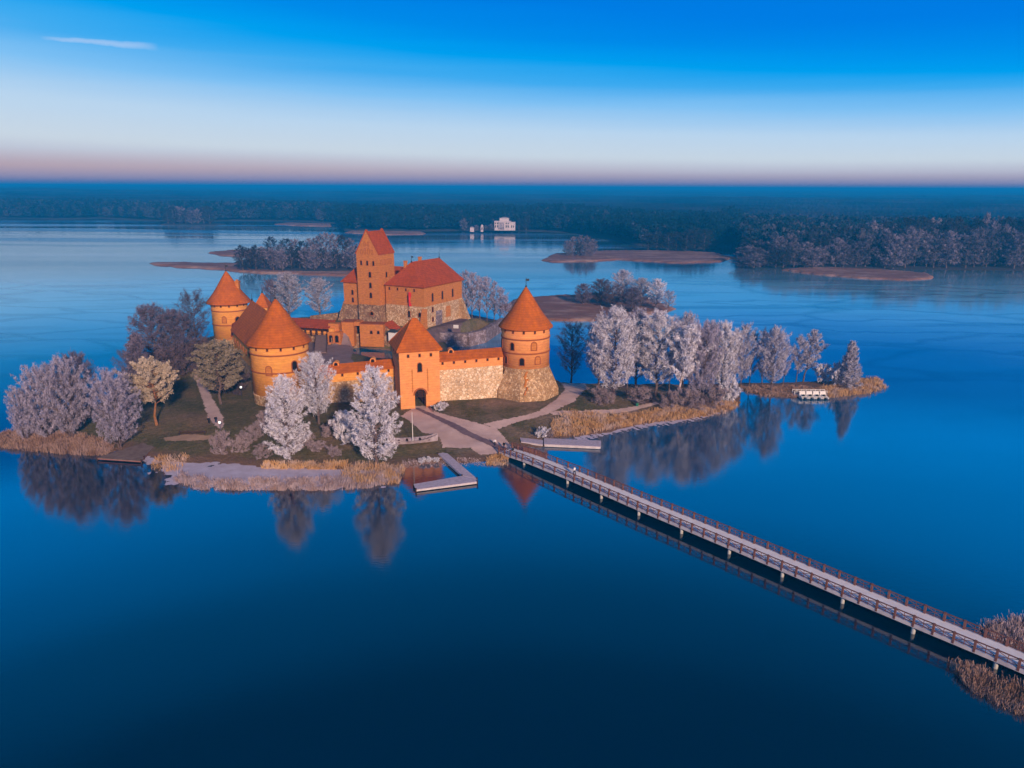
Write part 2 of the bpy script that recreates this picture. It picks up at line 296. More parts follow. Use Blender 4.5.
    bp = N(n, 'ShaderNodeBump', i_Strength=0.10, i_Distance=0.1); l.new(noise(1.3, 0.6, 1.3, 5), bp.inputs['Height']); l.new(bp.outputs[0], b.inputs['Normal'])
    return m
WATER = water_mat()

def ice_mat():
    m = material('shore_ice', (0.62, 0.55, 0.66), 0.55, (0.50, 0.42, 0.50), scale=0.35)
    return m
ICE = ice_mat()

# ------------------------------------------------------------------ mesh helpers
def tag(o, label=None, cat=None, group=None, kind=None):
    if label: o['label'] = label
    if cat: o['category'] = cat
    if group: o['group'] = group
    if kind: o['kind'] = kind
    return o
def empty(name, loc=(0, 0, 0), rz=0.0, parent=None):
    o = bpy.data.objects.new(name, None); COL.objects.link(o); o.location = loc; o.rotation_euler = (0, 0, rz); o.empty_display_size = 0.5
    if parent: o.parent = parent
    return o
def link(name, me, parent=None, loc=None, rz=None):
    o = bpy.data.objects.new(name, me); COL.objects.link(o)
    if parent: o.parent = parent
    if loc is not None: o.location = loc
    if rz is not None: o.rotation_euler = (0, 0, rz)
    return o
class MB:
    def __init__(s): s.v = []; s.f = []; s.m = []
    def add(s, vs, fs, mi=0):
        k = len(s.v); s.v += [tuple(p) for p in vs]; s.f += [tuple(i + k for i in f) for f in fs]; s.m += [mi] * len(fs); return s
    def box(s, x0, x1, y0, y1, z0, z1, mi=0):
        return s.add([(x0, y0, z0), (x1, y0, z0), (x1, y1, z0), (x0, y1, z0), (x0, y0, z1), (x1, y0, z1), (x1, y1, z1), (x0, y1, z1)],
                     [(0, 3, 2, 1), (4, 5, 6, 7), (0, 1, 5, 4), (1, 2, 6, 5), (2, 3, 7, 6), (3, 0, 4, 7)], mi)
    def bar(s, a, b, w, h, mi=0):
        a, b = Vector(a), Vector(b); d = (b - a).normalized()
        sd = d.cross(Vector((0, 0, 1)))
        if sd.length < 1e-4: sd = Vector((1, 0, 0))
        sd.normalize(); up = sd.cross(d)
        vs = []
        for p in (a, b):
            for q, r in ((-1, -1), (1, -1), (1, 1), (-1, 1)): vs.append(p + sd * q * w / 2 + up * r * h / 2)
        return s.add(vs, [(0, 3, 2, 1), (4, 5, 6, 7), (0, 1, 5, 4), (1, 2, 6, 5), (2, 3, 7, 6), (3, 0, 4, 7)], mi)
    def tube(s, pts, rs, n=7, mi=0, cap=True):
        k0 = len(s.v); rings = []
        for i, p in enumerate(pts):
            p = Vector(p); d = (Vector(pts[min(i + 1, len(pts) - 1)]) - Vector(pts[max(i - 1, 0)])).normalized()
            sd = d.cross(Vector((0.13, 1, 0.07))).normalized(); up = sd.cross(d)
            rings.append([p + (sd * math.cos(2 * math.pi * j / n) + up * math.sin(2 * math.pi * j / n)) * rs[i] for j in range(n)])
        vs = [q for r in rings for q in r]; fs = []
        for i in range(len(pts) - 1):
            for j in range(n): fs.append((i * n + j, i * n + (j + 1) % n, (i + 1) * n + (j + 1) % n, (i + 1) * n + j))
        if cap: fs += [tuple(reversed(range(n))), tuple(range((len(pts) - 1) * n, len(pts) * n))]
        return s.add(vs, fs, mi)
    def lathe(s, prof, n=48, mi=0, c=(0, 0), a0=0.0, cap=True):
        vs = []; fs = []
        for r, z in prof:
            for j in range(n):
                a = a0 + 2 * math.pi * j / n; vs.append((c[0] + r * math.cos(a), c[1] + r * math.sin(a), z))
        for i in range(len(prof) - 1):
            for j in range(n): fs.append((i * n + j, i * n + (j + 1) % n, (i + 1) * n + (j + 1) % n, (i + 1) * n + j))
        if cap: fs += [tuple(reversed(range(n))), tuple(range((len(prof) - 1) * n, len(prof) * n))]
        return s.add(vs, fs, mi)
    def prism(s, poly, z0, z1, mi=0):
        n = len(poly); vs = [(x, y, z0) for x, y in poly] + [(x, y, z1) for x, y in poly]
        return s.add(vs, [tuple(reversed(range(n))), tuple(range(n, 2 * n))] + [(i, (i + 1) % n, n + (i + 1) % n, n + i) for i in range(n)], mi)
    def hip(s, x0, x1, y0, y1, z0, rx0, rx1, ry0, ry1, z1, th=0.25, mi=0):
        """hipped roof: eave rectangle at z0, ridge segment (rx0,ry0)-(rx1,ry1) at z1"""
        vs = [(x0, y0, z0), (x1, y0, z0), (x1, y1, z0), (x0, y1, z0), (x0, y0, z0 + th), (x1, y0, z0 + th), (x1, y1, z0 + th), (x0, y1, z0 + th), (rx0, ry0, z1), (rx1, ry1, z1)]
        fs = [(0, 3, 2, 1), (0, 1, 5, 4), (1, 2, 6, 5), (2, 3, 7, 6), (3, 0, 4, 7)]
        if abs(rx1 - rx0) >= abs(ry1 - ry0):   # ridge along x
            fs += [(4, 5, 9, 8), (5, 6, 9), (6, 7, 8, 9), (7, 4, 8)]
        else:
            fs += [(4, 5, 8), (5, 6, 9, 8), (6, 7, 9), (7, 4, 8, 9)]
        return s.add(vs, fs, mi)
    def mesh(s, name, mats, smooth=False):
        me = bpy.data.meshes.new(name); me.from_pydata(s.v, [], s.f); me.update()
        for m in (mats if isinstance(mats, (list, tuple)) else [mats]): me.materials.append(m)
        me.polygons.foreach_set('material_index', s.m)
        if smooth: me.polygons.foreach_set('use_smooth', [True] * len(s.f))
        me.update(); return me
    def build(s, name, mats, parent=None, loc=None, rz=None, smooth=False):
        return link(name, s.mesh(name, mats, smooth), parent, loc, rz)
def np_mesh(name, V, F, mat, nper=4):
    """V (n,3) float array, F (m,nper) int array"""
    me = bpy.data.meshes.new(name); V = np.ascontiguousarray(V, dtype=np.float32); F = np.ascontiguousarray(F, dtype=np.int32)
    me.vertices.add(len(V)); me.vertices.foreach_set('co', V.ravel())
    me.loops.add(F.size); me.loops.foreach_set('vertex_index', F.ravel())
    me.polygons.add(len(F)); me.polygons.foreach_set('loop_start', np.arange(0, F.size, nper, dtype=np.int32))
    me.materials.append(mat); me.update(calc_edges=True); me.validate(); return me

# ------------------------------------------------------------------ terrain of the castle island
def sd_poly(P, X, Y):
    """signed distance, positive inside"""
    P = np.asarray(P, float); d = np.full(X.shape, 1e9); ins = np.zeros(X.shape, bool)
    for i in range(len(P)):
        a = P[i]; b = P[(i + 1) % len(P)]
        ex, ey = b - a; wx, wy = X - a[0], Y - a[1]
        t = np.clip((wx * ex + wy * ey) / (ex * ex + ey * ey + 1e-9), 0, 1)
        d = np.minimum(d, np.hypot(wx - t * ex, wy - t * ey))
        c = ((a[1] > Y) != (b[1] > Y))
        with np.errstate(divide='ignore', invalid='ignore'):
            xi = (b[0] - a[0]) * (Y - a[1]) / (b[1] - a[1] if b[1] != a[1] else 1e-9) + a[0]
        ins ^= (c & (X < xi))
    return np.where(ins, d, -d)
def sstep(t): t = np.clip(t, 0, 1); return t * t * (3 - 2 * t)
def PX(pts, z=0.3): return [at(p[0], p[1], z) for p in pts]
ISLAND = PX([(6, 436), (8, 444), (40, 447), (75, 449), (100, 453), (118, 449), (140, 455), (160, 460), (185, 462), (215, 461), (245, 465), (300, 467), (350, 469), (395, 472), (400, 465),
             (440, 461), (475, 461), (505, 459), (514, 450), (521, 445), (543, 446), (556, 436), (600, 433), (640, 424), (690, 417), (722, 411), (737, 405), (741, 398), (738, 391), (745, 390), (752, 392), (768, 395), (793, 397),
             (828, 396), (850, 394), (867, 392), (883, 384), (878, 379), (865, 377), (839, 379), (800, 381), (770, 382), (745, 382), (700, 383), (640, 383), (560, 382), (550, 375), (532, 345), (508, 322), (475, 315), (440, 306), (395, 304), (345, 313),
             (300, 317), (250, 322), (205, 338), (170, 345), (140, 357), (122, 380), (108, 400), (60, 412), (20, 428)])
PLATF = PX([(332, 334), (352, 333), (372, 334), (398, 337), (425, 336), (440, 331), (470, 325), (500, 314), (472, 318), (440, 310), (395, 308), (350, 315), (322, 322)], 6.0)
MOATA = PX([(350, 346), (392, 350), (402, 356), (400, 364), (375, 363), (355, 358)], 0.0)
MOATB = PX([(450, 353), (446, 347), (468, 346), (483, 342), (503, 329), (507, 350), (503, 357), (470, 357)], 0.0)
def nz(X, Y, s, seed=0.0):
    return (np.sin(X * s + 1.3 + seed) * np.cos(Y * s * 1.17 + 0.4 + seed * 2) + 0.6 * np.sin(X * s * 2.3 + Y * s * 1.1 + seed) + 0.4 * np.cos(Y * s * 3.1 - X * s * 2.7 + seed * 3)) / 2.0
def hfield(X, Y):
    X = np.asarray(X, float); Y = np.asarray(Y, float)
    d = sd_poly(ISLAND, X, Y) + 0.7 * nz(X, Y, 0.45) + 0.4 * nz(X, Y, 1.3, 2)
    h = np.where(d > 0, 0.30 * sstep(d / 1.2) + 0.5 * sstep(d / 8) + 1.2 * sstep((d - 3) / 16), -1.6 * sstep(-d / 5))
    h = h + np.where(d > 2, 0.10 * nz(X, Y, 0.35, 1), 0)
    # low eastern peninsula stays low
    east = sstep((X - 14) / 20.0)
    h = np.where(d > 0, h * (1 - 0.55 * east), h)
    p = sd_poly(PLATF, X, Y)
    h = h + (6.6 - h) * sstep((p + 0.5) / 4.0) * (d > -2)
    for mo in (MOATA, MOATB):
        mdist = sd_poly(mo, X, Y)
        h = h + (-1.2 - h) * sstep((mdist + 1.0) / 2.4)
    return h
GX0, GX1, GY0, GY1, GR = -132.0, 122.0, 128.0, 352.0, 1.0
gx = np.arange(GX0, GX1 + 0.1, GR); gy = np.arange(GY0, GY1 + 0.1, GR)
GXX, GYY = np.meshgrid(gx, gy)
GH = hfield(GXX, GYY)
def hh(x, y):
    x = np.asarray(x, float); y = np.asarray(y, float)
    fx = np.clip((x - GX0) / GR, 0, len(gx) - 1.001); fy = np.clip((y - GY0) / GR, 0, len(gy) - 1.001)
    i = fx.astype(int); j = fy.astype(int); a = fx - i; b = fy - j
    return (GH[j, i] * (1 - a) * (1 - b) + GH[j, i + 1] * a * (1 - b) + GH[j + 1, i] * (1 - a) * b + GH[j + 1, i + 1] * a * b)
def gp(px, py):
    z = 0.5
    for _ in range(25):
        x, y = at(px, py, z)
        z2 = float(hh(x, y)) if (GX0 < x < GX1 and GY0 < y < GY1) else 0.0
        z = z * 0.5 + max(z2, 0.0) * 0.5
    return x, y, z
def grid_mesh(name, XX, YY, ZZ, mat, keep=None):
    ny, nx = XX.shape; V = np.stack([XX, YY, ZZ], -1).reshape(-1, 3)
    j, i = np.mgrid[0:ny - 1, 0:nx - 1]; a = (j * nx + i)
    F = np.stack([a, a + 1, a + nx + 1, a + nx], -1).reshape(-1, 4)
    if keep is not None: F = F[keep.reshape(-1)]
    used = np.unique(F); remap = np.full(len(V), -1); remap[used] = np.arange(len(used))
    me = np_mesh(name, V[used], remap[F], mat)
    me.polygons.foreach_set('use_smooth', [True] * len(me.polygons)); return me
keep = (np.maximum.reduce([GH[:-1, :-1], GH[1:, :-1], GH[:-1, 1:], GH[1:, 1:]]) > -1.55)
tag(link('castle_island_ground', grid_mesh('castle_island_ground', GXX, GYY, GH, GROUND, keep)), kind='structure')

def patch(name, poly_px, mat, dz=0.05, res=0.3, kind='structure', world=None, jitter=0.15, flat=None, rag=0.0):
    P = world if world else [gp(*p)[:2] for p in poly_px]
    P = np.array(P); x0, y0 = P.min(0) - 1; x1, y1 = P.max(0) + 1
    xs = np.arange(x0, x1, res); ys = np.arange(y0, y1, res)
    XX, YY = np.meshgrid(xs, ys)
    cx = XX[:-1, :-1] + res / 2; cy = YY[:-1, :-1] + res / 2
    k = sd_poly(P, cx, cy) + jitter * nz(cx, cy, 1.7) * 2 + rag * (nz(cx, cy, 0.22, 2) + 0.8 * nz(cx, cy, 0.55) + 0.5 * nz(cx, cy, 1.6, 1) + 0.25) > 0
    ZZ = (hh(XX, YY) + dz) if flat is None else np.full(XX.shape, flat)
    if flat is None: k &= (hh(cx, cy) > 0.05)
    return tag(link(name, grid_mesh(name, XX, YY, ZZ, mat, k)), kind=kind)
patch('gravel_square', [(401, 416), (409, 411), (413, 406), (428, 406), (436, 412), (449, 416), (483, 424.5), (497, 428.5), (504, 437), (514, 450), (508, 454), (481, 455), (469, 448), (443, 447.5), (440, 438), (422, 432), (410, 422)], PATHM)
patch('gravel_path', [(483, 424), (511, 418.6), (539, 411.6), (556, 400), (565, 390), (562, 383.5), (585, 384), (588, 388), (574, 402), (549, 414), (520.6, 421), (499.5, 429), (490, 427)], PATHM, dz=0.075)
patch('footpath', [(549, 411.5), (585, 411), (620, 409), (655, 402), (660, 404), (622, 413), (585, 415), (552, 415)], PATHM, dz=0.06)
patch('footpath', [(190, 364), (194, 376), (203, 400), (208.4, 419), (220.7, 430), (224, 425), (223.4, 417), (214, 401.5), (206, 383), (199, 363)], PATHM)
patch('sandy_path', [(163, 438), (185, 434.5), (216, 436), (217, 439), (190, 441), (165, 441)], SANDM)
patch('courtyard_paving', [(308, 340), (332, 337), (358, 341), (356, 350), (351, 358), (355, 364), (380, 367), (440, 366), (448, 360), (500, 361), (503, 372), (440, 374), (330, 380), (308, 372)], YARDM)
patch('duckboard_strip', [(415, 409), (418, 408), (470, 432), (508, 449), (504, 452), (462, 434)], BOARDM, dz=0.10, jitter=0.0)
patch('shore_ice', [(150, 458), (165, 455), (200, 456), (245, 463), (300, 466), (350, 470), (392, 474), (396, 478), (360, 484), (310, 487), (262, 488), (215, 486), (180, 479), (158, 469)], ICE, flat=0.05, jitter=0.0, res=0.22, rag=3.2)
patch('shore_ice', [(575, 438), (600, 432), (640, 424), (690, 418), (722, 412), (690, 421), (640, 428), (600, 436), (582, 441)], ICE, flat=0.05, jitter=0.9, res=0.22)

patch('terrace_ground', [(428, 338), (437, 335), (455, 332), (478, 325), (502, 316), (500, 312), (470, 316), (440, 325), (420, 334)], material('bare_earth', (0.10, 0.065, 0.07), 0.95, (0.16, 0.11, 0.12), scale=0.4), dz=0.08)
# water
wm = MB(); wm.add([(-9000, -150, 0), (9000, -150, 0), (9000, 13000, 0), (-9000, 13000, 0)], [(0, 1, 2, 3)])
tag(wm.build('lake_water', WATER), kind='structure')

# ------------------------------------------------------------------ far land
shore_px = [(-420, 216), (-200, 217), (0, 218.5), (60, 219.5), (100, 218.5), (150, 221), (205, 222), (235, 220.8), (300, 221.5), (335, 223.5), (345, 231), (420, 231.5), (500, 230.5), (570, 233), (610, 239), (640, 246), (695, 250), (712, 248), (722, 242), (734, 241), (744, 262), (780, 267.5), (850, 269), (930, 270), (1024, 271), (1300, 282)]
sp = np.array(PX(shore_px, 0.0)); th_s = np.arctan2(sp[:, 0], sp[:, 1]); r_s = np.hypot(sp[:, 0], sp[:, 1])
def land_h(th, r):
    rs = np.interp(th, th_s, r_s); d = r - rs
    x = r * np.sin(th); y = r * np.cos(th)
    left = sstep((-th - 0.30) / 0.25)
    base = np.where(d > 0, 1.2 * sstep(d / 15) + 6.0 * sstep((d - 20) / 250.0) + (1 + 12 * left) * sstep((d - 100) / 900.0) + 10 * sstep((d - 2000) / 4000.0), -3 * sstep(-d / 20))
    base = base + np.where(d > 80, (5.0 * nz(x, y, 0.0036) + 6.0 * nz(x, y * 1.6, 0.0013, 2)) * sstep((d - 80) / 300), 0)
    return base
ths = np.linspace(th_s[0], th_s[-1], 420)
tt = np.concatenate([[-25, -8, 0, 8, 20, 40, 80], np.geomspace(130, 11500, 60)])
TH, DD = np.meshgrid(ths, tt); RS = np.interp(TH, th_s, r_s) + 4 * np.sin(TH * 90) + 2.5 * np.sin(TH * 233); RR = RS + DD
ZF = land_h(TH, RR)
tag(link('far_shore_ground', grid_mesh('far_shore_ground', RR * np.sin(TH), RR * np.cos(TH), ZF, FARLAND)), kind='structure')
# distant wooded hills: rolling canopy beyond 2.6 km
tt2 = np.geomspace(230, 11500, 220); ths2 = np.linspace(th_s[0], th_s[-1], 1300)
TH2, DD2 = np.meshgrid(ths2, tt2); RR2 = np.interp(TH2, th_s, r_s) + DD2
rng0 = np.random.default_rng(5)
XC, YC = RR2 * np.sin(TH2), RR2 * np.cos(TH2)
ZC = land_h(TH2, RR2) + 10.0 + 3.5 * sstep((DD2 - 1200) / 900) + 3.4 * rng0.random(TH2.shape) ** 1.5 + 2.2 * nz(XC, YC, 0.012) + 1.5 * nz(XC, YC, 0.05, 2)
ZC = np.minimum(ZC, 52)
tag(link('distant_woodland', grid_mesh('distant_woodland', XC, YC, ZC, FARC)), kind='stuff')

def flat_spit(name, pts, z=1.0, mat=SPITM):
    P = PX(pts, 0.0); P = np.array(P); c = P.mean(0)
    x0, y0 = P.min(0) - 3; x1, y1 = P.max(0) + 3
    res = max((x1 - x0) / 140, (y1 - y0) / 60, 1.0); res = min(res, 2.5)
    XX, YY = np.meshgrid(np.arange(x0, x1, res), np.arange(y0, y1, res))
    d = sd_poly(P, XX, YY) + 3.0 * nz(XX, YY, 0.06) + 1.8 * nz(XX, YY, 0.17, 3) + 0.8 * nz(XX, YY, 0.45, 1)
    Z = np.where(d > 0, z * sstep(d / 2.5) + 0.25 * nz(XX, YY, 0.9) * (d > 2), -1.0)
    k = (np.maximum.reduce([Z[:-1, :-1], Z[1:, :-1], Z[:-1, 1:], Z[1:, 1:]]) > -0.9)
    return tag(link(name, grid_mesh(name, XX, YY, Z, mat, k)), kind='structure')
flat_spit('reed_spit', [(142, 263.5), (150, 265), (190, 268), (240, 272), (300, 275), (350, 276), (375, 276), (375, 266), (350, 264), (250, 264.5), (205, 263.5), (160, 262.5)])
flat_spit('reed_spit', [(205, 253), (225, 256), (262, 257), (280, 254), (270, 250), (235, 250.5)])
flat_spit('wooded_island_ground', [(232, 268), (255, 271), (300, 273), (360, 273), (372, 266), (355, 256), (300, 253), (262, 257), (238, 262)], 1.4, FARLAND)
flat_spit('reed_spit', [(540, 260), (550, 262.5), (575, 262), (620, 260), (680, 263.5), (720, 262), (735, 258), (715, 253), (660, 251), (610, 251), (575, 253), (555, 254)])
flat_spit('reed_spit', [(781, 270), (800, 273), (850, 278), (900, 280.5), (938, 279), (925, 274), (880, 270), (840, 268.5), (800, 268.5)])
flat_spit('reed_spit', [(500, 306), (520, 320), (560, 323), (600, 321), (640, 316), (668, 313), (672, 306), (650, 298), (590, 294), (545, 297), (515, 300)])
flat_spit('reed_spit', [(272, 224.5), (300, 226), (332, 226.5), (330, 224), (290, 223)])
flat_spit('reed_spit', [(345, 233), (380, 235), (425, 234.5), (422, 232), (350, 231)])
flat_spit('reed_spit', [(160, 225.2), (215, 225.8), (226, 224.5), (210, 222.5), (168, 222.5)], 1.0, FARLAND)

# ------------------------------------------------------------------ tree makers
def quads_from(c, d, w):
    """c centres, d half-length vectors, w half-width vectors -> V,F"""
    V = np.stack([c - d - w, c - d + w, c + d + w * 0.6, c + d - w * 0.6], 1).reshape(-1, 3)
    F = np.arange(len(V)).reshape(-1, 4); return V, F
def rv(rng, n):
    v = rng.normal(size=(n, 3)); return v / np.linalg.norm(v, axis=1, keepdims=True)
PROF = {
    'round': lambda t: math.sqrt(max(0.02, 1 - (2 * t - 0.85) ** 2 / 1.35)),
    'tall': lambda t: 0.55 + 0.45 * math.sin(math.pi * min(1, t * 0.9 + 0.12)) if t < 0.85 else 0.55 * (1 - t) / 0.15 + 0.12,
    'cone': lambda t: (1 - t) ** 0.8 * 0.95 + 0.06,
    'column': lambda t: 0.75 * math.sin(math.pi * min(1, 0.25 + 0.75 * t)) ** 0.6 + 0.12,
    'vase': lambda t: 0.35 + 0.65 * math.sin(math.pi * (0.15 + 0.75 * t)),
}
def make_tree(name, seed, H=16.0, R=5.0, base=0.25, prof='round', nlimb=34, nsub=9, ntw=26, tw=(0.35, 0.055), spread=0.9, up=0.45,
              crown_mat=FROST, bark=BARK, trunk_r=0.28, stems=1, lean=0.0, jag=0.25, tip=0.0, limb_r=0.10, droop=0.0):
    """returns (trunk mesh, crown mesh) standing on the origin"""
    rng = np.random.default_rng(seed); pr = PROF[prof]
    tb = MB(); C, D, W = [], [], []
    stem_info = []
    for s_ in range(stems):
        a = rng.random() * 6.28; off = (0.35 * (stems > 1)) * np.array([math.cos(a), math.sin(a)])
        sl_ = (R * 0.35 if stems > 1 else lean)
        la = a if stems > 1 else 0.0
        top = np.array([off[0] + sl_ * math.cos(la), off[1] + sl_ * math.sin(la), H * (0.93 if s_ == 0 else 0.8)])
        pts = []; n = 7
        for i in range(n):
            t = i / (n - 1); w = 0.12 * R * 0.3 * rng.normal(size=2) * (0 < i < n - 1)
            pts.append(np.array([off[0] * (1 - t) + top[0] * t + w[0], off[1] * (1 - t) + top[1] * t + w[1], top[2] * t - 0.3 * (i == 0)]))
        tb.tube(pts, [trunk_r * (1.25 if i == 0 else (1 - 0.88 * i / (n - 1))) / (stems ** 0.35) for i in range(n)], 7)
        stem_info.append(pts)
    for i in range(nlimb):
        pts = stem_info[i % stems]
        t = base + (1 - base) * ((i + rng.random()) / nlimb) ** 0.9
        tt_ = (t - base) / (1 - base)
        ts = max(0.08, min(0.95, t - 0.10 * (1 - tt_) - up * 0.12)); k = ts * (len(pts) - 1); k0 = min(int(k), len(pts) - 2)
        p0 = pts[k0] * (1 - k + k0) + pts[k0 + 1] * (k - k0)
        az = i * 2.399 + rng.normal() * 0.35
        r = R * pr(tt_) * (1 + jag * rng.normal() * 0.8); r = max(r, 0.3)
        p2 = np.array([pts[-1][0] * t + r * math.cos(az), pts[-1][1] * t + r * math.sin(az), t * H + (up * 0.35 - droop) * r + rng.normal() * 0.4])
        p2[2] = min(p2[2], H)
        p1 = p0 * 0.45 + p2 * 0.55; p1[2] -= 0.10 * r * (1 - 2 * droop)
        lr = limb_r * (0.5 + 0.5 * (1 - tt_))
        tb.tube([p0, p1, p2], [lr, lr * 0.6, lr * 0.2], 5, cap=False)
        for j in range(nsub):
            s = 0.28 + 0.72 * (j + rng.random()) / nsub
            q = (p0 * (1 - s) ** 2 + 2 * p1 * s * (1 - s) + p2 * s * s)
            L = spread * (0.55 + 0.6 * rng.random()) * (1.15 - 0.4 * s)
            dirv = rv(rng, 1)[0]; outd = (p2 - p0) / (np.linalg.norm(p2 - p0) + 1e-6)
            dirv = dirv + outd * 0.6 + np.array([0, 0, 0.35 - droop]); dirv /= np.linalg.norm(dirv)
            e = q + dirv * L
            tb.tube([q, e], [lr * 0.3, 0.012], 3, cap=False)
            m = ntw; f = rng.random((m, 1)) ** 0.6
            c = q + (e - q) * f + rng.normal(size=(m, 3)) * (0.26 * L)
            dd = rv(rng, m) + dirv * 0.5 + np.array([0, 0, 0.15 - droop]); dd /= np.linalg.norm(dd, axis=1, keepdims=True)
            l = tw[0] * (0.5 + rng.random((m, 1)))
            ww = np.cross(dd, rv(rng, m)); ww /= np.linalg.norm(ww, axis=1, keepdims=True) + 1e-6
            C.append(c); D.append(dd * l); W.append(ww * tw[1] * (0.6 + 0.8 * rng.random((m, 1))))
    V, F = quads_from(np.concatenate(C), np.concatenate(D), np.concatenate(W))
    V[:, 2] = np.maximum(V[:, 2], 0.15)
    return tb.mesh(name + '_trunk', bark), np_mesh(name + '_crown', V, F, crown_mat), H, R
PROTO = {}
def proto(key, **k): PROTO[key] = make_tree(key, **k)
for i in range(3):
    proto('broad%d' % i, seed=10 + i, H=16, R=6.0, base=0.17, prof='round', nlimb=120, nsub=9, ntw=22, stems=3, tw=(0.28, 0.026), spread=0.95, crown_mat=FROSTL, jag=0.07)
for i in range(4):
    proto('tall%d' % i, seed=20 + i, H=18, R=5.0, base=0.26, prof='tall', nlimb=95, nsub=10, ntw=16, tw=(0.27, 0.030), spread=0.95, crown_mat=FROSTW if i < 2 else FROST, trunk_r=0.32, jag=0.22)
for i in range(2):
    proto('spruce%d' % i, seed=30 + i, H=18, R=4.4, base=0.13, prof='tall', nlimb=125, nsub=9, ntw=18, tw=(0.22, 0.034), spread=0.85, up=0.3, crown_mat=FROSTW, jag=0.15, droop=0.04)
proto('cone1', seed=36, H=12, R=3.6, base=0.05, prof='cone', nlimb=50, nsub=8, ntw=22, tw=(0.28, 0.045), spread=0.9, up=0.5, crown_mat=FROSTG, jag=0.16)
proto('cone0', seed=35, H=12, R=3.6, base=0.05, prof='cone', nlimb=90, nsub=8, ntw=20, tw=(0.26, 0.034), spread=0.8, up=0.5, crown_mat=FROST, jag=0.10)
for i in range(3):
    proto('bare%d' % i, seed=40 + i, H=16, R=4.5, base=0.25, prof='vase', nlimb=60, nsub=9, ntw=11, tw=(0.40, 0.018), spread=1.1, crown_mat=TWIGD, jag=0.15, trunk_r=0.25)
for i in range(2):
    proto('grey%d' % i, seed=50 + i, H=16, R=5.0, base=0.15, prof='round', nlimb=90, nsub=9, ntw=18, tw=(0.32, 0.025), spread=1.05, crown_mat=FROSTG, jag=0.12)
for i in range(2):
    proto('slim%d' % i, seed=55 + i, H=18, R=3.4, base=0.32, prof='tall', nlimb=30, nsub=8, ntw=14 if i else 20, tw=(0.34, 0.032), spread=1.0, crown_mat=FROSTL if i else FROST, jag=0.3, trunk_r=0.2)
proto('pine0', seed=60, H=16, R=5.2, base=0.48, prof='round', nlimb=60, nsub=8, ntw=60, tw=(0.16, 0.065), spread=0.85, up=0.3, crown_mat=NEEDLE, bark=BARKP, trunk_r=0.3, jag=0.2)
proto('pine1', seed=61, H=16, R=5.2, base=0.34, prof='round', nlimb=70, nsub=8, ntw=50, tw=(0.17, 0.07), spread=0.85, up=0.3, crown_mat=NEEDLEG, bark=BARK, trunk_r=0.28, jag=0.14)
proto('birch0', seed=63, H=16, R=3.6, base=0.45, prof='tall', nlimb=30, nsub=9, ntw=26, tw=(0.32, 0.045), spread=1.0, crown_mat=FROSTW, bark=BARKB, trunk_r=0.3, lean=3.2, jag=0.3)
proto('lean0', seed=64, H=16, R=3.0, base=0.35, prof='tall', nlimb=28, nsub=8, ntw=22, tw=(0.32, 0.045), spread=0.95, crown_mat=FROST, trunk_r=0.2, lean=3.0, jag=0.3)
proto('bush0', seed=70, H=3.0, R=2.2, base=0.05, prof='round', nlimb=26, nsub=6, ntw=14, tw=(0.25, 0.025), spread=0.5, crown_mat=BUSHM, trunk_r=0.05, stems=3, limb_r=0.03)
proto('bush1', seed=71, H=3.0, R=2.2, base=0.05, prof='round', nlimb=28, nsub=6, ntw=22, tw=(0.2, 0.035), spread=0.5, crown_mat=FROSTW, trunk_r=0.05, stems=3, limb_r=0.03)
proto('bush2', seed=72, H=4.0, R=3.0, base=0.05, prof='round', nlimb=30, nsub=7, ntw=20, tw=(0.3, 0.03), spread=0.7, crown_mat=TWIGD, trunk_r=0.06, stems=3, limb_r=0.03)
for i in range(5):
    proto('far%d' % i, seed=80 + i, H=18, R=5.5, base=0.12, prof=('round', 'tall', 'round', 'vase', 'tall')[i], nlimb=34, nsub=6, ntw=9, tw=(0.5, 0.11), spread=1.5, crown_mat=(FARF, FARF, FARF, FARD, FARD)[i], jag=0.25, trunk_r=0.3)

def plant(name, key, px, py, top=None, wpx=None, label=None, cat='tree', group=None, rz=None, hm=None, wm_=None, xyz=None, k=[0]):
    tm, cm, H0, R0 = PROTO[key]
    x, y, z = xyz if xyz else gp(px, py)
    Hh = hm if hm else zat(px, top, y) - z
    dist = y * math.cos(CP) + CH * math.sin(CP)
    Wd = wm_ if wm_ else wpx * dist / CF
    k[0] += 1
    o = empty(name, (x, y, z - 0.05), k[0] * 1.7 if rz is None else rz)
    o.scale = (Wd / (2 * R0) * 0.93, Wd / (2 * R0) * 0.93, Hh / H0)
    link('trunk', tm, o); link('crown', cm, o)
    tag(o, label, cat, group); return o

G1 = 'frosted trees on the west point of the island'
plant('frosted_tree', 'broad0', 46, 441, 368, 44, 'broad hoar-frosted tree at the far left end of the island, leaning out over the reeds', group=G1)
plant('frosted_tree', 'broad1', 72, 439, 358, 42, 'big rounded frosted tree in the middle of the three on the west point', group=G1)
plant('frosted_tree', 'grey1', 85, 426, 353, 36, 'greyer taller frosted tree behind the west point, right of the big rounded one', group=G1)
plant('frosted_tree', 'broad2', 121, 448, 371, 48, 'round many-stemmed frosted tree standing alone by the small left jetty', group=G1)
plant('frosted_tree', 'broad2', 27, 441, 388, 24, 'low frosted tree trailing over the water at the very left tip of the island', group=G1)
plant('pine_tree', 'pine0', 157, 425, 360, 50, 'frosted golden pine with a tall bare orange trunk on the dark lawn', rz=0.4)
plant('pine_tree', 'pine1', 221, 404, 341, 52, 'dim olive pine with frosted needles beside the footpath and west wall', rz=2.0)
G2 = 'dark bare trees on the north-west shore'
plant('bare_tree', 'grey1', 157, 372, 305, 46, 'tall dusky purple bare tree, largest of the dark group on the north-west shore', group=G2)
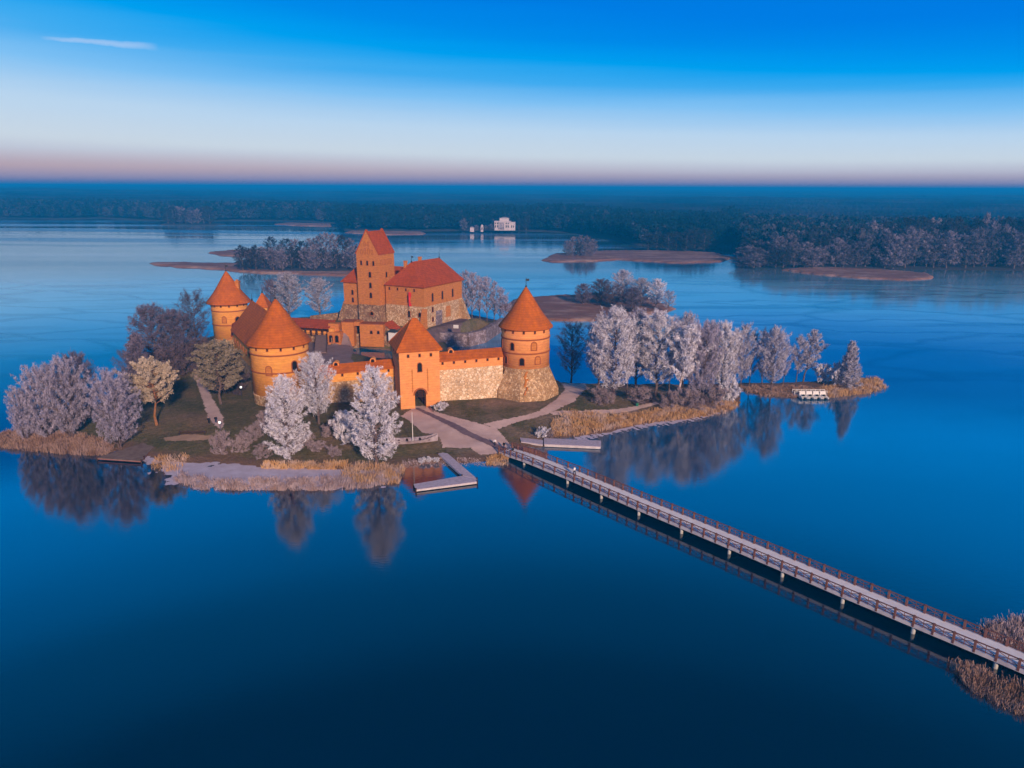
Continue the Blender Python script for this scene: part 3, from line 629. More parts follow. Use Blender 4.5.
plant('bare_tree', 'grey0', 178, 368, 310, 40, 'dusky bare tree just right of the largest one in the dark group', group=G2)
plant('bare_tree', 'bare0', 198, 352, 291, 34, 'slender black bare tree against the blue water beside the far round tower', group=G2)
plant('bare_tree', 'bare1', 187, 358, 312, 26, 'short black bare tree left of the slender one by the far round tower', group=G2)
plant('frosted_tree', 'cone1', 142, 398, 335, 40, 'pointed lilac-grey frosted tree in front of the dark group, left of the golden pine', group=G2)
plant('bare_tree', 'bare2', 133, 392, 350, 30, 'low dark bare tree at the water edge left of the pointed lilac tree', group=G2)
for (px, py, top, w, lb) in [(168, 378, 350, 40, 'dark thicket at the foot of the large dusky tree'), (186, 372, 345, 34, 'dark thicket at the upper end of the left footpath'),
                             (150, 392, 366, 34, 'dark thicket behind the golden pine'), (136, 402, 376, 24, 'rusty dark thicket on the shore left of the golden pine'), (205, 362, 338, 22, 'dark thicket below the far round tower'), (232, 392, 368, 36, 'dark shrub under the west wall right of the olive pine')]:
    plant('thicket', 'bush2', px, py, top, w, lb, 'bush', 'dark thickets on the north-west lawn')
plant('frosted_tree', 'spruce0', 289, 461, 376, 44, 'white frosted tree with narrow ragged crown before the near left round tower')
plant('frosted_tree', 'tall0', 319, 424, 353, 38, 'white frosted tree against the wall right of the near left round tower')
plant('frosted_tree', 'spruce1', 377, 464, 367, 50, 'tallest bright white frosted tree at the shore left of the gate tower')
plant('frosted_tree', 'bush1', 350, 444, 415, 30, 'small white frosted tree leaning against the tallest bright one', rz=1.0)
G3 = 'frosted bushes on the south slope'
for i, (px, py, top, w, key, lb) in enumerate([(222, 454, 430, 22, 'bush0', 'tall brown frosted bush below the lit lamp at the path end'), (252, 440, 425, 24, 'bush0', 'wide brown bush left of the near left round tower foot'),
        (268, 432, 413, 22, 'bush0', 'grey bush against the base of the near left round tower'), (305, 446, 431, 24, 'bush0', 'brown bush right of the narrow ragged frosted tree'),
        (330, 436, 421, 22, 'bush0', 'brown bush below the stone wall between two frosted trees'), (240, 452, 436, 24, 'bush0', 'low brown bush between the path-end bush and the frosted tree'),
        (286, 440, 428, 18, 'bush0', 'small brown bush behind the narrow ragged frosted tree'), (318, 450, 440, 22, 'bush0', 'low wide brown bush on the open slope between the two white shore trees'), (341, 424, 411, 20, 'bush1', 'small pale bush close under the left curtain wall'), (262, 458, 446, 22, 'bush0', 'low brown bush nearest the ice left of the narrow ragged frosted tree'),
        (336, 456, 446, 16, 'bush0', 'little brown bush on the bank just above the golden reeds'),
        (440, 410, 402, 15, 'bush1', 'small bright white frosted bush at the right foot of the gate tower'), (421, 463, 458, 8, 'bush1', 'leftmost little frosted shrub on the bank by the L-shaped jetty'),
        (429, 462, 457, 8, 'bush1', 'middle little frosted shrub on the bank by the L-shaped jetty'), (437, 462, 457, 7, 'bush1', 'right little frosted shrub at the foot of the L-shaped jetty'), (541, 437, 427, 14, 'bush1', 'frosted shrub above the gap between the two grey jetties'), (549, 438, 431, 10, 'bush0', 'brown shrub above the long grey jetty')]):
    plant('bush', key, px, py, top, w, lb, 'bush', G3)
# behind the west courtyard
plant('frosted_tree', 'tall2', 290, 319, 273, 32, 'lilac frosted tree behind the tiled gallery, left one of the tall pair', group='frosted trees on the north shore')
plant('frosted_tree', 'tall3', 320, 318, 278, 28, 'lilac frosted tree behind the courtyard, nearer the palace', group='frosted trees on the north shore')
plant('frosted_tree', 'grey0', 273, 320, 280, 20, 'small greyish tree rising behind the conical roof of the near left round tower', group='frosted trees on the north shore')
G4 = 'row of slim frosted trees behind the palace'
for i, (px, py, top, w) in enumerate([(466, 321, 270, 20), (472, 322, 272, 20), (480, 322, 276, 19), (487, 323, 276, 18), (494, 324, 281, 17), (500, 324, 287, 15), (459, 320, 276, 17), (506, 326, 296, 13)]):
    lb = 'slim grey frosted tree in the close row between the palace and the right round tower'
    plant('frosted_tree', 'slim1', px, py, top, w, lb, group=G4)
# eastern peninsula
G5 = 'trees on the east peninsula'
T5 = [('bare_tree', 'bare0', 571, 382, 322, 34, 'lone black bare tree on the shore right of the right round tower'),
      ('frosted_tree', 'tall0', 613, 403, 308, 50, 'big bright frosted tree at the left end of the peninsula grove'),
      ('frosted_tree', 'tall2', 598, 388, 316, 32, 'frosted tree half hidden left behind the big bright one'),
      ('frosted_tree', 'tall1', 655, 396, 311, 46, 'tall frosted tree second in the peninsula grove, dark trunks below'),
      ('frosted_tree', 'tall3', 636, 388, 309, 38, 'frosted tree in the gap behind the two biggest of the grove'),
      ('birch_tree', 'birch0', 676, 407, 328, 36, 'leaning birch with a pale trunk at the front of the grove'),
      ('frosted_tree', 'broad1', 699, 402, 322, 36, 'dense low-branched frosted tree right of the leaning birch'),
      ('frosted_tree', 'tall3', 683, 390, 313, 32, 'frosted tree rising behind the leaning birch'),
      ('frosted_tree', 'tall0', 720, 398, 322, 34, 'bright frosted tree at the front right of the grove'),
      ('frosted_tree', 'tall2', 708, 388, 322, 28, 'frosted tree behind the front right of the grove'),
      ('frosted_tree', 'slim0', 740, 393, 323, 26, 'slim frosted tree closing the right end of the grove'),
      ('bare_tree', 'slim1', 749, 386, 332, 20, 'thin greyish tree at the narrow neck of the peninsula'),
      ('frosted_tree', 'tall2', 771, 392, 327, 32, 'broad-headed frosted tree on the narrow spit with a dark trunk'),
      ('bare_tree', 'bare2', 762, 384, 330, 20, 'dark bare tree behind the broad-headed one on the spit'),
      ('frosted_tree', 'slim0', 796, 382, 335, 18, 'upright slim tree of the pair on the spit'),
      ('frosted_tree', 'slim0', 626, 396, 320, 24, 'slim frosted tree filling the gap right of the big bright one'),
      ('frosted_tree', 'slim1', 669, 394, 317, 22, 'slim lilac tree just left of and behind the leaning birch'),
      ('frosted_tree', 'slim0', 732, 396, 329, 22, 'low slim frosted tree at the water edge of the grove right end'),
      ('frosted_tree', 'slim1', 783, 384, 344, 16, 'small slim lilac tree on the spit left of the slim pair'),
      ('bush', 'bush0', 604, 404, 388, 26, 'brown bush at the foot of the big bright frosted tree'),
      ('bush', 'bush0', 668, 408, 390, 22, 'brown bush just left of the foot of the leaning birch'),
      ('frosted_tree', 'lean0', 803, 382, 332, 24, 'leaning slim tree of the pair on the spit'),
      ('frosted_tree', 'cone0', 847, 389, 342, 28, 'pointed frosted tree near the tip of the spit'),
      ('bush', 'bush1', 824, 383, 364, 20, 'frosted bush left of the pointed tree on the spit'),
      ('bush', 'bush1', 836, 386, 362, 18, 'frosted bush touching the pointed tree on the spit'),
      ('bush', 'bush1', 727, 403, 380, 22, 'frosted bush at the reed edge under the right end of the grove'),
      ('bush', 'bush0', 694, 411, 390, 30, 'brown bush at the reed edge right of the leaning birch'),
      ('bush', 'bush0', 640, 402, 386, 26, 'brown bush between the two biggest trees of the grove'),
      ('bush', 'bush0', 711, 408, 388, 26, 'brown bush under the bright front right frosted tree')]
for (n_, key, px, py, top, w, lb) in T5:
    plant(n_, key, px, py, top, w, lb, 'bush' if n_ == 'bush' else 'tree', G5, rz=(math.pi / 5 if key in ('birch0', 'lean0') else None))
# wooded reed island beyond the castle (300+ m)
def pxy(px, py, z=1.0):
    x, y = at(px, py, z); return (x, y, z)
G6 = 'frosted trees on the reed island behind the right round tower'
for (px, py, top, w, key, lb) in [(583, 304, 284, 20, 'grey0', 'low grey tree at the left of the clump on the reed island'), (601, 304, 279, 24, 'grey1', 'grey tree, second from the left in the clump on the reed island'),
        (622, 302, 270, 24, 'tall2', 'tallest pale frosted tree of the clump on the reed island'), (612, 308, 284, 24, 'bare1', 'dark low tree in the front of the reed island clump'),
        (640, 306, 278, 24, 'tall3', 'pale frosted tree right of the tallest in the reed island clump'), (656, 308, 279, 22, 'tall0', 'bright frosted tree at the right of the reed island clump'),
        (668, 312, 290, 16, 'slim0', 'thin frosted tree at the right edge of the reed island clump'), (632, 312, 288, 26, 'grey0', 'greyish tree low in the middle of the reed island clump')]:
    plant('frosted_tree', key, px, py, top, w, lb, group=G6, xyz=pxy(px, py, 0.9))
# far trees one can still tell apart
rr = random.Random(3)
def far_tree(px, py, top, w, label, group, dark=False):
    key = rr.choice(['far3', 'far4'] if dark else ['far0', 'far1', 'far2'])
    plant('far_tree', key, px, py, top, w, label, group=group, xyz=pxy(px, py, 1.0))
G7, L7 = 'trees on the wooded island behind the palace', 'frosted tree in the wood on the long reed island behind the palace'
for px, top in [(240, 252), (252, 251), (262, 246), (272, 236), (281, 244), (288, 238), (296, 239), (303, 242), (311, 238), (319, 236), (327, 233), (335, 234), (343, 235), (350, 240), (357, 247)]:
    far_tree(px, 262 + rr.uniform(-3, 2), top + rr.uniform(-1, 1), rr.uniform(14, 20), L7, G7, rr.random() < 0.3)
for px in range(242, 362, 8):
    far_tree(px + rr.uniform(-2, 2), 269 + rr.uniform(-1, 1.5), 250 + rr.uniform(-5, 4), rr.uniform(13, 18), L7, G7, rr.random() < 0.55)
G8, L8 = 'trees in the small clump on the mid-lake reed spit', 'frosted tree in the small rounded clump on the reed spit below the white manor'
for px, top in [(567, 241), (573, 237), (580, 236), (587, 236), (593, 240)]: far_tree(px, 254, top, 11, L8, G8)
for px in (570, 578, 585, 591): far_tree(px, 256, 243, 11, L8, G8, px == 578)
G9, L9 = 'trees in the near edge of the right-hand wood', 'frosted tree along the near edge of the big wood on the right-hand shore'
for i in range(95):
    px = 742 + (1060 - 742) * (i + rr.random()) / 95
    row = i % 3
    topc = np.interp(px, [740, 775, 800, 860, 920, 1060], [243, 236, 232, 228, 222, 222])
    py = [267, 263, 258.5][row] + rr.uniform(-1.2, 1.2)
    far_tree(px, py, topc + [12, 5, -2][row] + rr.uniform(-5, 5), rr.uniform(18, 30), L9, G9, rr.random() < [0.35, 0.4, 0.6][row])
G10, L10 = 'trees in the dark clump left of the spit wood', 'dark tree on the point between the reed spit and the big right-hand wood'
for px in (648, 657, 668, 676, 686, 695, 704): far_tree(px, 251 + rr.uniform(-2, 1), 231 + rr.uniform(-3, 3), rr.uniform(14, 20), L10, G10, True)
G11, L11 = 'trees on the far left islet', 'tree in the low clump on the islet off the far left shore'
for px in range(168, 216, 6): far_tree(px, 224 + rr.uniform(-1, 0.5), 208 + rr.uniform(-2, 3), rr.uniform(10, 14), L11, G11, rr.random() < 0.5)

for (px, py, top, w) in [(491, 230.3, 224, 6), (519, 230.3, 218, 9), (526, 230.4, 216, 10), (476.5, 230.6, 225, 5), (464, 230.6, 219, 9), (512, 230.8, 226.5, 5), (497, 230.8, 227, 4.5), (486, 230.6, 225.5, 5)]:
    far_tree(px, py, top, w, 'tree on the bank around the white manor and its pavilion', 'trees round the white manor', px > 515)
# far woods that read as one mass
def low_tree(seed, n=70, R=4.5, H=18):
    rng = np.random.default_rng(seed); t = rng.random(n); a = rng.random(n) * 6.28
    r = R * np.sqrt(np.clip(1 - (2 * t - 0.9) ** 2 / 1.4, 0.03, 1)) * np.sqrt(rng.random(n)) * 1.05
    c = np.stack([r * np.cos(a), r * np.sin(a), H * (0.25 + 0.75 * t)], 1)
    d = rv(rng, n); w = np.cross(d, rv(rng, n)); w /= np.linalg.norm(w, axis=1, keepdims=True)
    return quads_from(c, d * 1.25, w * 0.7)
def forest(name, pts, mat, label, sh=(0.8, 1.2), seed=1, n=70):
    rng = np.random.default_rng(seed); protos = [low_tree(seed * 10 + i, n) for i in range(5)]
    Vs, Fs, k = [], [], 0
    for (x, y, z) in pts:
        V, F = protos[rng.integers(5)]; s = rng.uniform(*sh); a = rng.random() * 6.28; c, q = math.cos(a), math.sin(a)
        sx = rng.uniform(0.8, 1.25)
        W_ = np.stack([(V[:, 0] * c - V[:, 1] * q) * sx + x, (V[:, 0] * q + V[:, 1] * c) * sx + y, V[:, 2] * s + z], 1)
        Vs.append(W_); Fs.append(F + k); k += len(V)
    o = link(name, np_mesh(name, np.concatenate(Vs), np.concatenate(Fs), mat)); return tag(o, label, 'woodland', kind='stuff')
rng = np.random.default_rng(11)
def far_points(n, th0, th1, d0, d1, pw=1.6):
    th = rng.uniform(th0, th1, n); rs = np.interp(th, th_s, r_s); d = d0 + (d1 - d0) * rng.random(n) ** pw; r = rs + d
    return np.stack([r * np.sin(th), r * np.cos(th), land_h(th, r) - 0.5], 1)
thp = lambda px: math.atan2(*at(px, 240, 0.0))
P_all = far_points(6200, th_s[0] + 0.15, thp(742), 6, 360, 1.1)
sel = rng.random(len(P_all)); xa = np.arctan2(P_all[:, 0], P_all[:, 1])
leftish = sel < np.where(xa < thp(330), 0.6, 0.18)
manor_xy = at(504, 230.5, 2.0)
clear = (np.hypot((P_all[:, 0] - manor_xy[0] + 6), (P_all[:, 1] - manor_xy[1] + 4) * 0.8) < 26)
P_all = P_all[~clear]; leftish = leftish[~clear]
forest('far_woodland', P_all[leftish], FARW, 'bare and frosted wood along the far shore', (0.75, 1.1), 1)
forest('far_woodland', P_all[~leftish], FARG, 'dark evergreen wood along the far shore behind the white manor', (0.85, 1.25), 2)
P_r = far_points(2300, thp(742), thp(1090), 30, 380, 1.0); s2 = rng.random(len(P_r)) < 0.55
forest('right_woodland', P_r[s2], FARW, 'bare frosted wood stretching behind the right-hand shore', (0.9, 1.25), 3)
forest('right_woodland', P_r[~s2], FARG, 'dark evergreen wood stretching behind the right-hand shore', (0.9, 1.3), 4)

# ------------------------------------------------------------------ reeds
def reeds(name, poly_px, n, h, mat, label, z0=None, seed=1, w=0.04, world=None, clump=True):
    n = int(n * 1.7); h = h * 0.56
    P = np.array(world if world else PX(poly_px, 0.2)); rng = np.random.default_rng(seed)
    x0, y0 = P.min(0); x1, y1 = P.max(0); pts = np.zeros((0, 2))
    while len(pts) < n:
        q = rng.uniform((x0, y0), (x1, y1), (n * 3, 2)); q = q[sd_poly(P, q[:, 0], q[:, 1]) > rng.exponential(0.9, len(q)) - 1.4]
        if clump: q = q[(nz(q[:, 0], q[:, 1], 0.8, seed) + 0.5 * nz(q[:, 0], q[:, 1], 2.3, seed + 1) + rng.normal(size=len(q)) * 0.35) > -0.15]
        pts = np.concatenate([pts, q])
    pts = pts[:n]; z = np.maximum(hh(pts[:, 0], pts[:, 1]), -0.1) if z0 is None else np.full(n, z0)
    H_ = h * rng.uniform(0.35, 1.1, n) * (1 + 0.35 * nz(pts[:, 0], pts[:, 1], 0.6, seed))
    lean = rng.normal(size=(n, 2)) * 0.26 * h + np.stack([nz(pts[:, 0], pts[:, 1], 0.4, 3), nz(pts[:, 0], pts[:, 1], 0.4, 4)], 1) * 0.25 * h; a = rng.random(n) * 3.14
    wx, wy = np.cos(a) * w, np.sin(a) * w
    b0 = np.stack([pts[:, 0] - wx, pts[:, 1] - wy, z], 1); b1 = np.stack([pts[:, 0] + wx, pts[:, 1] + wy, z], 1)
    t0 = np.stack([pts[:, 0] + wx * 0.7 + lean[:, 0], pts[:, 1] + wy * 0.7 + lean[:, 1], z + H_], 1); t1 = np.stack([pts[:, 0] - wx * 0.7 + lean[:, 0], pts[:, 1] - wy * 0.7 + lean[:, 1], z + H_], 1)
    V = np.stack([b0, b1, t0, t1], 1).reshape(-1, 3)
    return tag(link(name, np_mesh(name, V, np.arange(len(V)).reshape(-1, 4), mat)), label, 'reeds', kind='stuff')
reeds('reed_bed', [(3, 434), (10, 431), (60, 438), (98, 444), (110, 452), (98, 455), (70, 452), (35, 449), (5, 445)], 9000, 1.9, REEDB, 'brown reeds round the west point of the island', seed=2)
reeds('reed_bed', [(156, 459), (175, 457), (186, 460), (182, 466), (172, 471), (158, 467)], 420, 1.5, REEDM, 'golden reeds right of the small left jetty', seed=3)
reeds('reed_bed', [(178, 474), (215, 482), (262, 480), (310, 480), (360, 476), (395, 471), (402, 470), (399, 478), (370, 485), (320, 489), (262, 490), (205, 487), (180, 479)], 6500, 1.5, REEDF, 'frosted reeds in the ice along the south shore', seed=4)
reeds('reed_bed', [(345, 469), (395, 466), (402, 470), (400, 481), (370, 484), (350, 478)], 1500, 1.9, REEDM, 'golden reeds at the foot of the tallest frosted tree', seed=5)
reeds('reed_bed', [(265, 464), (345, 464), (345, 469), (300, 469), (265, 467)], 1300, 1.5, REEDM, 'golden reeds on the bank before the ice', seed=6)
reeds('reed_bed', [(556, 425), (570, 418), (600, 419), (640, 416), (665, 411), (700, 406), (728, 403), (738, 404), (722, 412), (690, 417), (640, 422), (600, 430), (580, 434), (552, 436)], 8500, 1.7, REEDM, 'golden reeds along the south edge of the east peninsula', seed=7)
reeds('reed_bed', [(822, 391), (850, 386), (866, 380), (878, 381), (885, 386), (868, 392), (850, 394), (828, 397)], 3500, 2.2, REEDM, 'golden reeds at the tip of the spit', seed=8)
reeds('reed_bed', [(742, 388), (770, 387), (800, 388), (822, 391), (822, 396), (793, 397), (765, 395), (745, 391)], 3500, 1.2, REEDB, 'brown reeds along the narrow spit', seed=9)
reeds('reed_bed', [(500, 455), (508, 456), (508, 463), (495, 465), (486, 464)], 500, 1.2, REEDM, 'golden reeds at the island end of the bridge', seed=10)
reeds('reed_bed', [(402, 463), (440, 459), (486, 459), (486, 463), (440, 464), (404, 467)], 900, 0.5, REEDF, 'low frosted stubble along the landing bank', seed=11)
reeds('reed_bed', [(947, 664), (985, 675), (1024, 692), (1100, 726), (1100, 744), (1015, 706), (965, 683)], 3600, 2.0, REEDB, 'brown reeds in the water on the near side of the bridge end', z0=-0.1, seed=12, w=0.03)
reeds('reed_bed', [(988, 641), (1024, 655), (1100, 684), (1100, 630), (1024, 622), (995, 627)], 6500, 2.6, REEDF, 'frosted reeds beyond the railing at the near bridge end', z0=-0.1, seed=13, w=0.03)

# ------------------------------------------------------------------ building helpers
WCACHE = {}
def window(parent, x, y, z, ang, w=0.9, h=1.8, frame_mat=None, blind=False, arch=True, name='window'):
    """opening on a wall: at (x,y,z bottom), facing direction ang (radians, outward normal)"""
    key = (w, h, arch, frame_mat.name if frame_mat else '', blind)
    if key not in WCACHE:
        def outline(w_, h_, zb):
            if not arch: return [(-w_ / 2, zb), (w_ / 2, zb), (w_ / 2, h_), (-w_ / 2, h_)]
            pts = [(-w_ / 2, zb), (w_ / 2, zb)]; c = h_ - w_ / 2
            return pts + [(w_ / 2 * math.cos(a), c + w_ / 2 * math.sin(a)) for a in [math.pi * i / 6 for i in range(7)]]
        t = max(0.13, w * 0.16); o_ = outline(w + 2 * t, h + t, -t); i_ = outline(w, h, 0.0)
        f = MB(); n = len(o_)
        vs = [(0.14, u, v) for u, v in o_] + [(0.14, u, v) for u, v in i_] + [(-0.3, u, v) for u, v in o_] + [(0.0, u, v) for u, v in i_]
        fs = []
        for k in range(n):
            k2 = (k + 1) % n; fs += [(k, k2, n + k2, n + k), (k, 2 * n + k, 2 * n + k2, k2), (n + k, n + k2, 3 * n + k2, 3 * n + k)]
        f.add(vs, fs); fm = f.mesh('frame', frame_mat or BRICKR)
        p = MB(); vs = [(0.04, u, v) for u, v in i_] + [(-0.28, u, v) for u, v in i_]
        p.add(vs, [tuple(range(n)), tuple(reversed(range(n, 2 * n)))] + [(k, n + k, n + (k + 1) % n, (k + 1) % n) for k in range(n)])
        WCACHE[key] = (fm, p.mesh('pane', BRICKD if blind else DARK))
    fm, pm = WCACHE[key]
    f = link(name, fm, parent, (x, y, z), ang)
    link('pane', pm, f); return f
def finial(parent, x, y, z, h=2.0, vane=True):
    m = MB(); m.tube([(x, y, z - 0.4), (x, y, z + 0.3)], [0.28, 0.22], 8); m.tube([(x, y, z + 0.2), (x, y, z + h)], [0.09, 0.05], 6)
    if vane: m.box(x, x + 0.8, y - 0.04, y + 0.04, z + h * 0.62, z + h * 0.85); m.tube([(x - 0.4, y, z + h * 0.7), (x, y, z + h * 0.7)], [0.04, 0.05], 4)
    return m.build('finial', METAL, parent)

def round_tower(cx, cy, zb, r, z_brick, z_eave, z_top, ro, bands, wins, label, brick=BRICK, stone=STONE, holes=14, flare=1.0, eave_step=0.35, vane=True):
    t = empty('round_tower', (cx, cy, zb)); tag(t, label, 'tower', 'round towers of the castle')
    B = lambda z: z - zb
    m = MB(); m.lathe([(r * flare, -1.5), (r * flare, 0.2), (r * (0.35 * flare + 0.65), B(z_brick) * 0.55), (r + 0.12, B(z_brick) - 0.4), (r + 0.1, B(z_brick))], 56)
    m.build('stone_base', stone, t, smooth=True)
    m = MB(); m.lathe([(r, B(z_brick) - 0.1), (r, B(z_eave) - 2.6), (r + 0.001, B(z_eave) - 2.55), (r + 0.02, B(z_eave) + 0.2)], 64)
    m.build('wall', brick, t, smooth=True)
    for zb_ in bands:
        m = MB(); m.lathe([(r - 0.1, B(zb_) - 0.25), (r + 0.16, B(zb_) - 0.2), (r + 0.18, B(zb_) + 0.1), (r - 0.1, B(zb_) + 0.16)], 64); m.build('string_course', BRICKR, t, smooth=True)
    H_ = z_top - z_eave; m = MB()
    prof = [(r - 0.3, B(z_eave) - 0.15), (ro, B(z_eave) - 0.15), (ro, B(z_eave) + 0.1)]
    for k in range(1, 11):
        s = k / 10.0; rr_ = ro * (1 - s); rr_ = rr_ * (1 - 0.10 * math.sin(math.pi * s)) + 0.12
        prof.append((rr_, B(z_eave) + 0.1 + H_ * s))
    m.lathe(prof, 64); m.build('roof', TILE, t, smooth=True)
    fo = finial(t, 0, 0, B(z_top), 2.4, vane)
    for k in range(holes):
        a = 2 * math.pi * (k + 0.3) / holes; window(t, (r + 0.0) * math.cos(a), (r + 0.0) * math.sin(a), B(z_eave) - 1.0, a, 0.32, 0.62, arch=False, name='loophole')
    for (a, z, w, h, bl) in wins:
        a = math.radians(a); window(t, (r - 0.02) * math.cos(a), (r - 0.02) * math.sin(a), B(z), a, w, h, blind=bl)
    return t

# angle helper: facing camera from tower (x,y) is direction to origin
def face(cx, cy): return math.degrees(math.atan2(-cy, -cx))
# near left round tower
cx, cy = -58.9, 178.0; fa = face(cx, cy)
round_tower(cx, cy, 1.8, 7.1, 4.6, 17.2, 28.0, 8.0, [15.0, 10.6], [(fa - 24, 10.2, 1.3, 2.2, True), (fa + 27, 11.0, 1.3, 2.3, False), (fa - 8, 5.6, 1.2, 1.9, True), (fa + 62, 6, 1.2, 2, False), (fa + 120, 10, 1.2, 2, False), (fa - 110, 10, 1.2, 2, False)],
            'near left round tower with the largest orange conical roof, frosted trees before it', brick=BRICK, vane=False)
# far left round tower
cx, cy = -99.0, 250.0; fa = face(cx, cy)
nw = round_tower(cx, cy, 2.2, 6.0, 3.6, 15.9, 26.6, 7.5, [13.4, 8.6], [(fa - 20, 9.6, 1.2, 2.1, True), (fa + 22, 9.2, 1.5, 2.2, False), (fa + 6, 5.6, 1.3, 1.9, False), (fa + 80, 9, 1.2, 2, False)],
                 'far left round tower with red-brown cone and a brick chimney on its roof', brick=BRICK)
m = MB(); m.box(3.0, 4.2, -0.8, 0.8, 14.5, 20.6); m.box(2.85, 4.35, -0.95, 0.95, 20.6, 21.0); m.box(3.2, 3.9, -0.4, 0.4, 21.0, 21.5); m.build('chimney', BRICKD, nw)
# right round tower
cx, cy = 3.5, 185.0; fa = face(cx, cy)
se = round_tower(cx, cy, 1.4, 6.3, 10.0, 20.2, 30.3, 7.1, [17.6, 14.0], [(fa - 32, 14.8, 1.0, 1.9, False), (fa - 75, 14.8, 1.0, 2.2, False), (fa - 8 , 11.0, 1.15, 1.9, False), (fa + 20, 15.0, 1.3, 2.0, True), (fa + 30, 11.3, 1.3, 1.9, True),
     (fa - 52, 11.0, 0.9, 1.9, False), (fa - 12, 14.9, 0.0001, 0.0001, True)][:6],
     'right round tower on a battered fieldstone base beside the gravel path', brick=BRICKG, stone=STONE, flare=1.0)
# battered octagonal plinth with red brick gash
m = MB(); oct_ = lambda r, a0=0.0: [(r * math.cos(a0 + 2 * math.pi * i / 8), r * math.sin(a0 + 2 * math.pi * i / 8)) for i in range(8)]
o1, o2 = oct_(9.0, 0.62), oct_(6.5, 0.62)
vs = [(x, y, -1.6) for x, y in o1] + [(x * 0.985, y * 0.985, 2.6) for x, y in o1] + [(x, y, 7.9) for x, y in o2]
fs = []
for k in range(8):
    k2 = (k + 1) % 8; fs += [(k, k2, 8 + k2, 8 + k), (8 + k, 8 + k2, 16 + k2, 16 + k)]
m.add(vs, fs + [tuple(range(16, 24))]); m.build('plinth', STONE, se)
a = math.radians(fa + 2); m = MB(); dx, dy = math.cos(a), math.sin(a)
rt = random.Random(8)
for k in range(16):
    z = 2.6 + 0.38 * k; off = (k % 5 - 2) * 0.13 + rt.uniform(-.15, .15); w = rt.uniform(0.3, 0.8) * (1.2 - abs(k - 8) / 12)
    rad = 8.55 - max(0, z - 2.6) * 0.44 + 0.05
    m.bar((dx * rad - dy * (off - w / 2), dy * rad + dx * (off - w / 2), z), (dx * rad - dy * (off + w / 2), dy * rad + dx * (off + w / 2), z), 0.5, 0.37)
m.build('brick_patch', BRICKD, se)

# gate tower
GO = Vector((-27.3, 169.3, 1.8)); GA = math.radians(18.0)
g = empty('gate_tower', GO, GA); tag(g, 'square brick gate tower with pyramid roof and arched gateway facing the bridge', 'tower')
S, Dp, E_, A_ = 9.9, 11.0, 14.6, 21.7
# wall: box with an arched gateway cut through it
def wall_with_arch(S, D, z1, ax0, ax1, spring, rad_n=10):
    m = MB(); c = (ax0 + ax1) / 2; r = (ax1 - ax0) / 2
    arch = [(c + r * math.cos(math.pi - math.pi * i / rad_n), spring + r * math.sin(math.pi * i / rad_n)) for i in range(rad_n + 1)]
    for y, flip in ((0.0, False), (D, True)):
        out = [(0, -1.5), (ax0, -1.5)] + arch + [(ax1, -1.5), (S, -1.5), (S, z1), (0, z1)]
        vs = [(x, y, z) for x, z in out]; idx = list(range(len(vs)))
        # split into simple polygons: left jamb, right jamb, fan above the arch
        n = len(arch)
        polys = [(0, 1, 2, len(out) - 1)] + [(2 + i, 3 + i, len(out) - 1) for i in range(n // 2)] + [(2 + n // 2, len(out) - 2, len(out) - 1)] + [(2 + i, 3 + i, len(out) - 2) for i in range(n // 2, n - 1)] + [(n + 1, n + 2, n + 3, len(out) - 2)]
        m.add(vs, [p if not flip else tuple(reversed(p)) for p in polys])
    out2 = [(ax0, -1.5)] + arch + [(ax1, -1.5)]
    vs = [(x, 0, z) for x, z in out2] + [(x, D, z) for x, z in out2]; n2 = len(out2)
    m.add(vs, [(i, n2 + i, n2 + i + 1, i + 1) for i in range(n2 - 1)])
    m.add([(0, 0, -1.5), (0, D, -1.5), (0, D, z1), (0, 0, z1)], [(0, 3, 2, 1)]); m.add([(S, 0, -1.5), (S, D, -1.5), (S, D, z1), (S, 0, z1)], [(0, 1, 2, 3)])
    m.add([(0, 0, z1), (S, 0, z1), (S, D, z1), (0, D, z1)], [(0, 1, 2, 3)])
    return m
wall_with_arch(S, Dp, E_, 3.55, 6.35, 3.6).build('wall', BRICKG, g)
m = MB(); m.box(3.2, 3.55, 0.35, 0.7, -0.2, 4.2); m.box(6.35, 6.7, 0.35, 0.7, -0.2, 4.2)
# portcullis style timber grille in the top of the arch and half open door leaves
m = MB()
for i in range(9): x = 3.75 + i * 0.3; m.box(x - 0.05, x + 0.05, 1.2, 1.3, 2.6, 3.6 + math.sqrt(max(0, 1.4 ** 2 - (x - 4.95) ** 2)))
for z in (2.8, 3.4, 4.0): m.box(3.6, 6.3, 1.18, 1.32, z, z + 0.1)
m.build('portcullis', WOODD, g)
for (x, sg) in ((3.62, 1), (6.28, -1)):
    m = MB(); m.box(x - 0.06, x + 0.06, 2.0, 3.5, -0.3, 3.9); m.build('door', WOODD, g)
m = MB(); m.box(-0.12, S + 0.12, -0.12, Dp + 0.12, E_ - 2.2, E_ - 2.0); m.box(-0.10, S + 0.10, -0.10, Dp + 0.10, E_ - 0.3, E_ + 0.02); m.build('string_course', BRICKG, g)
m = MB(); m.hip(-0.65, S + 0.65, -0.65, Dp + 0.65, E_, S / 2 - 0.5, S / 2 + 0.5, Dp / 2, Dp / 2, A_); m.build('roof', TILE, g)
m = MB()
for (sx, sy) in ((-0.65, -0.65), (S + 0.65, -0.65), (-0.65, Dp + 0.65), (S + 0.65, Dp + 0.65)):
    m.tube([(sx, sy, E_ + 0.3), (S / 2 + (0.5 if sx > 1 else -0.5), Dp / 2, A_ + 0.05)], [0.14, 0.14], 6)
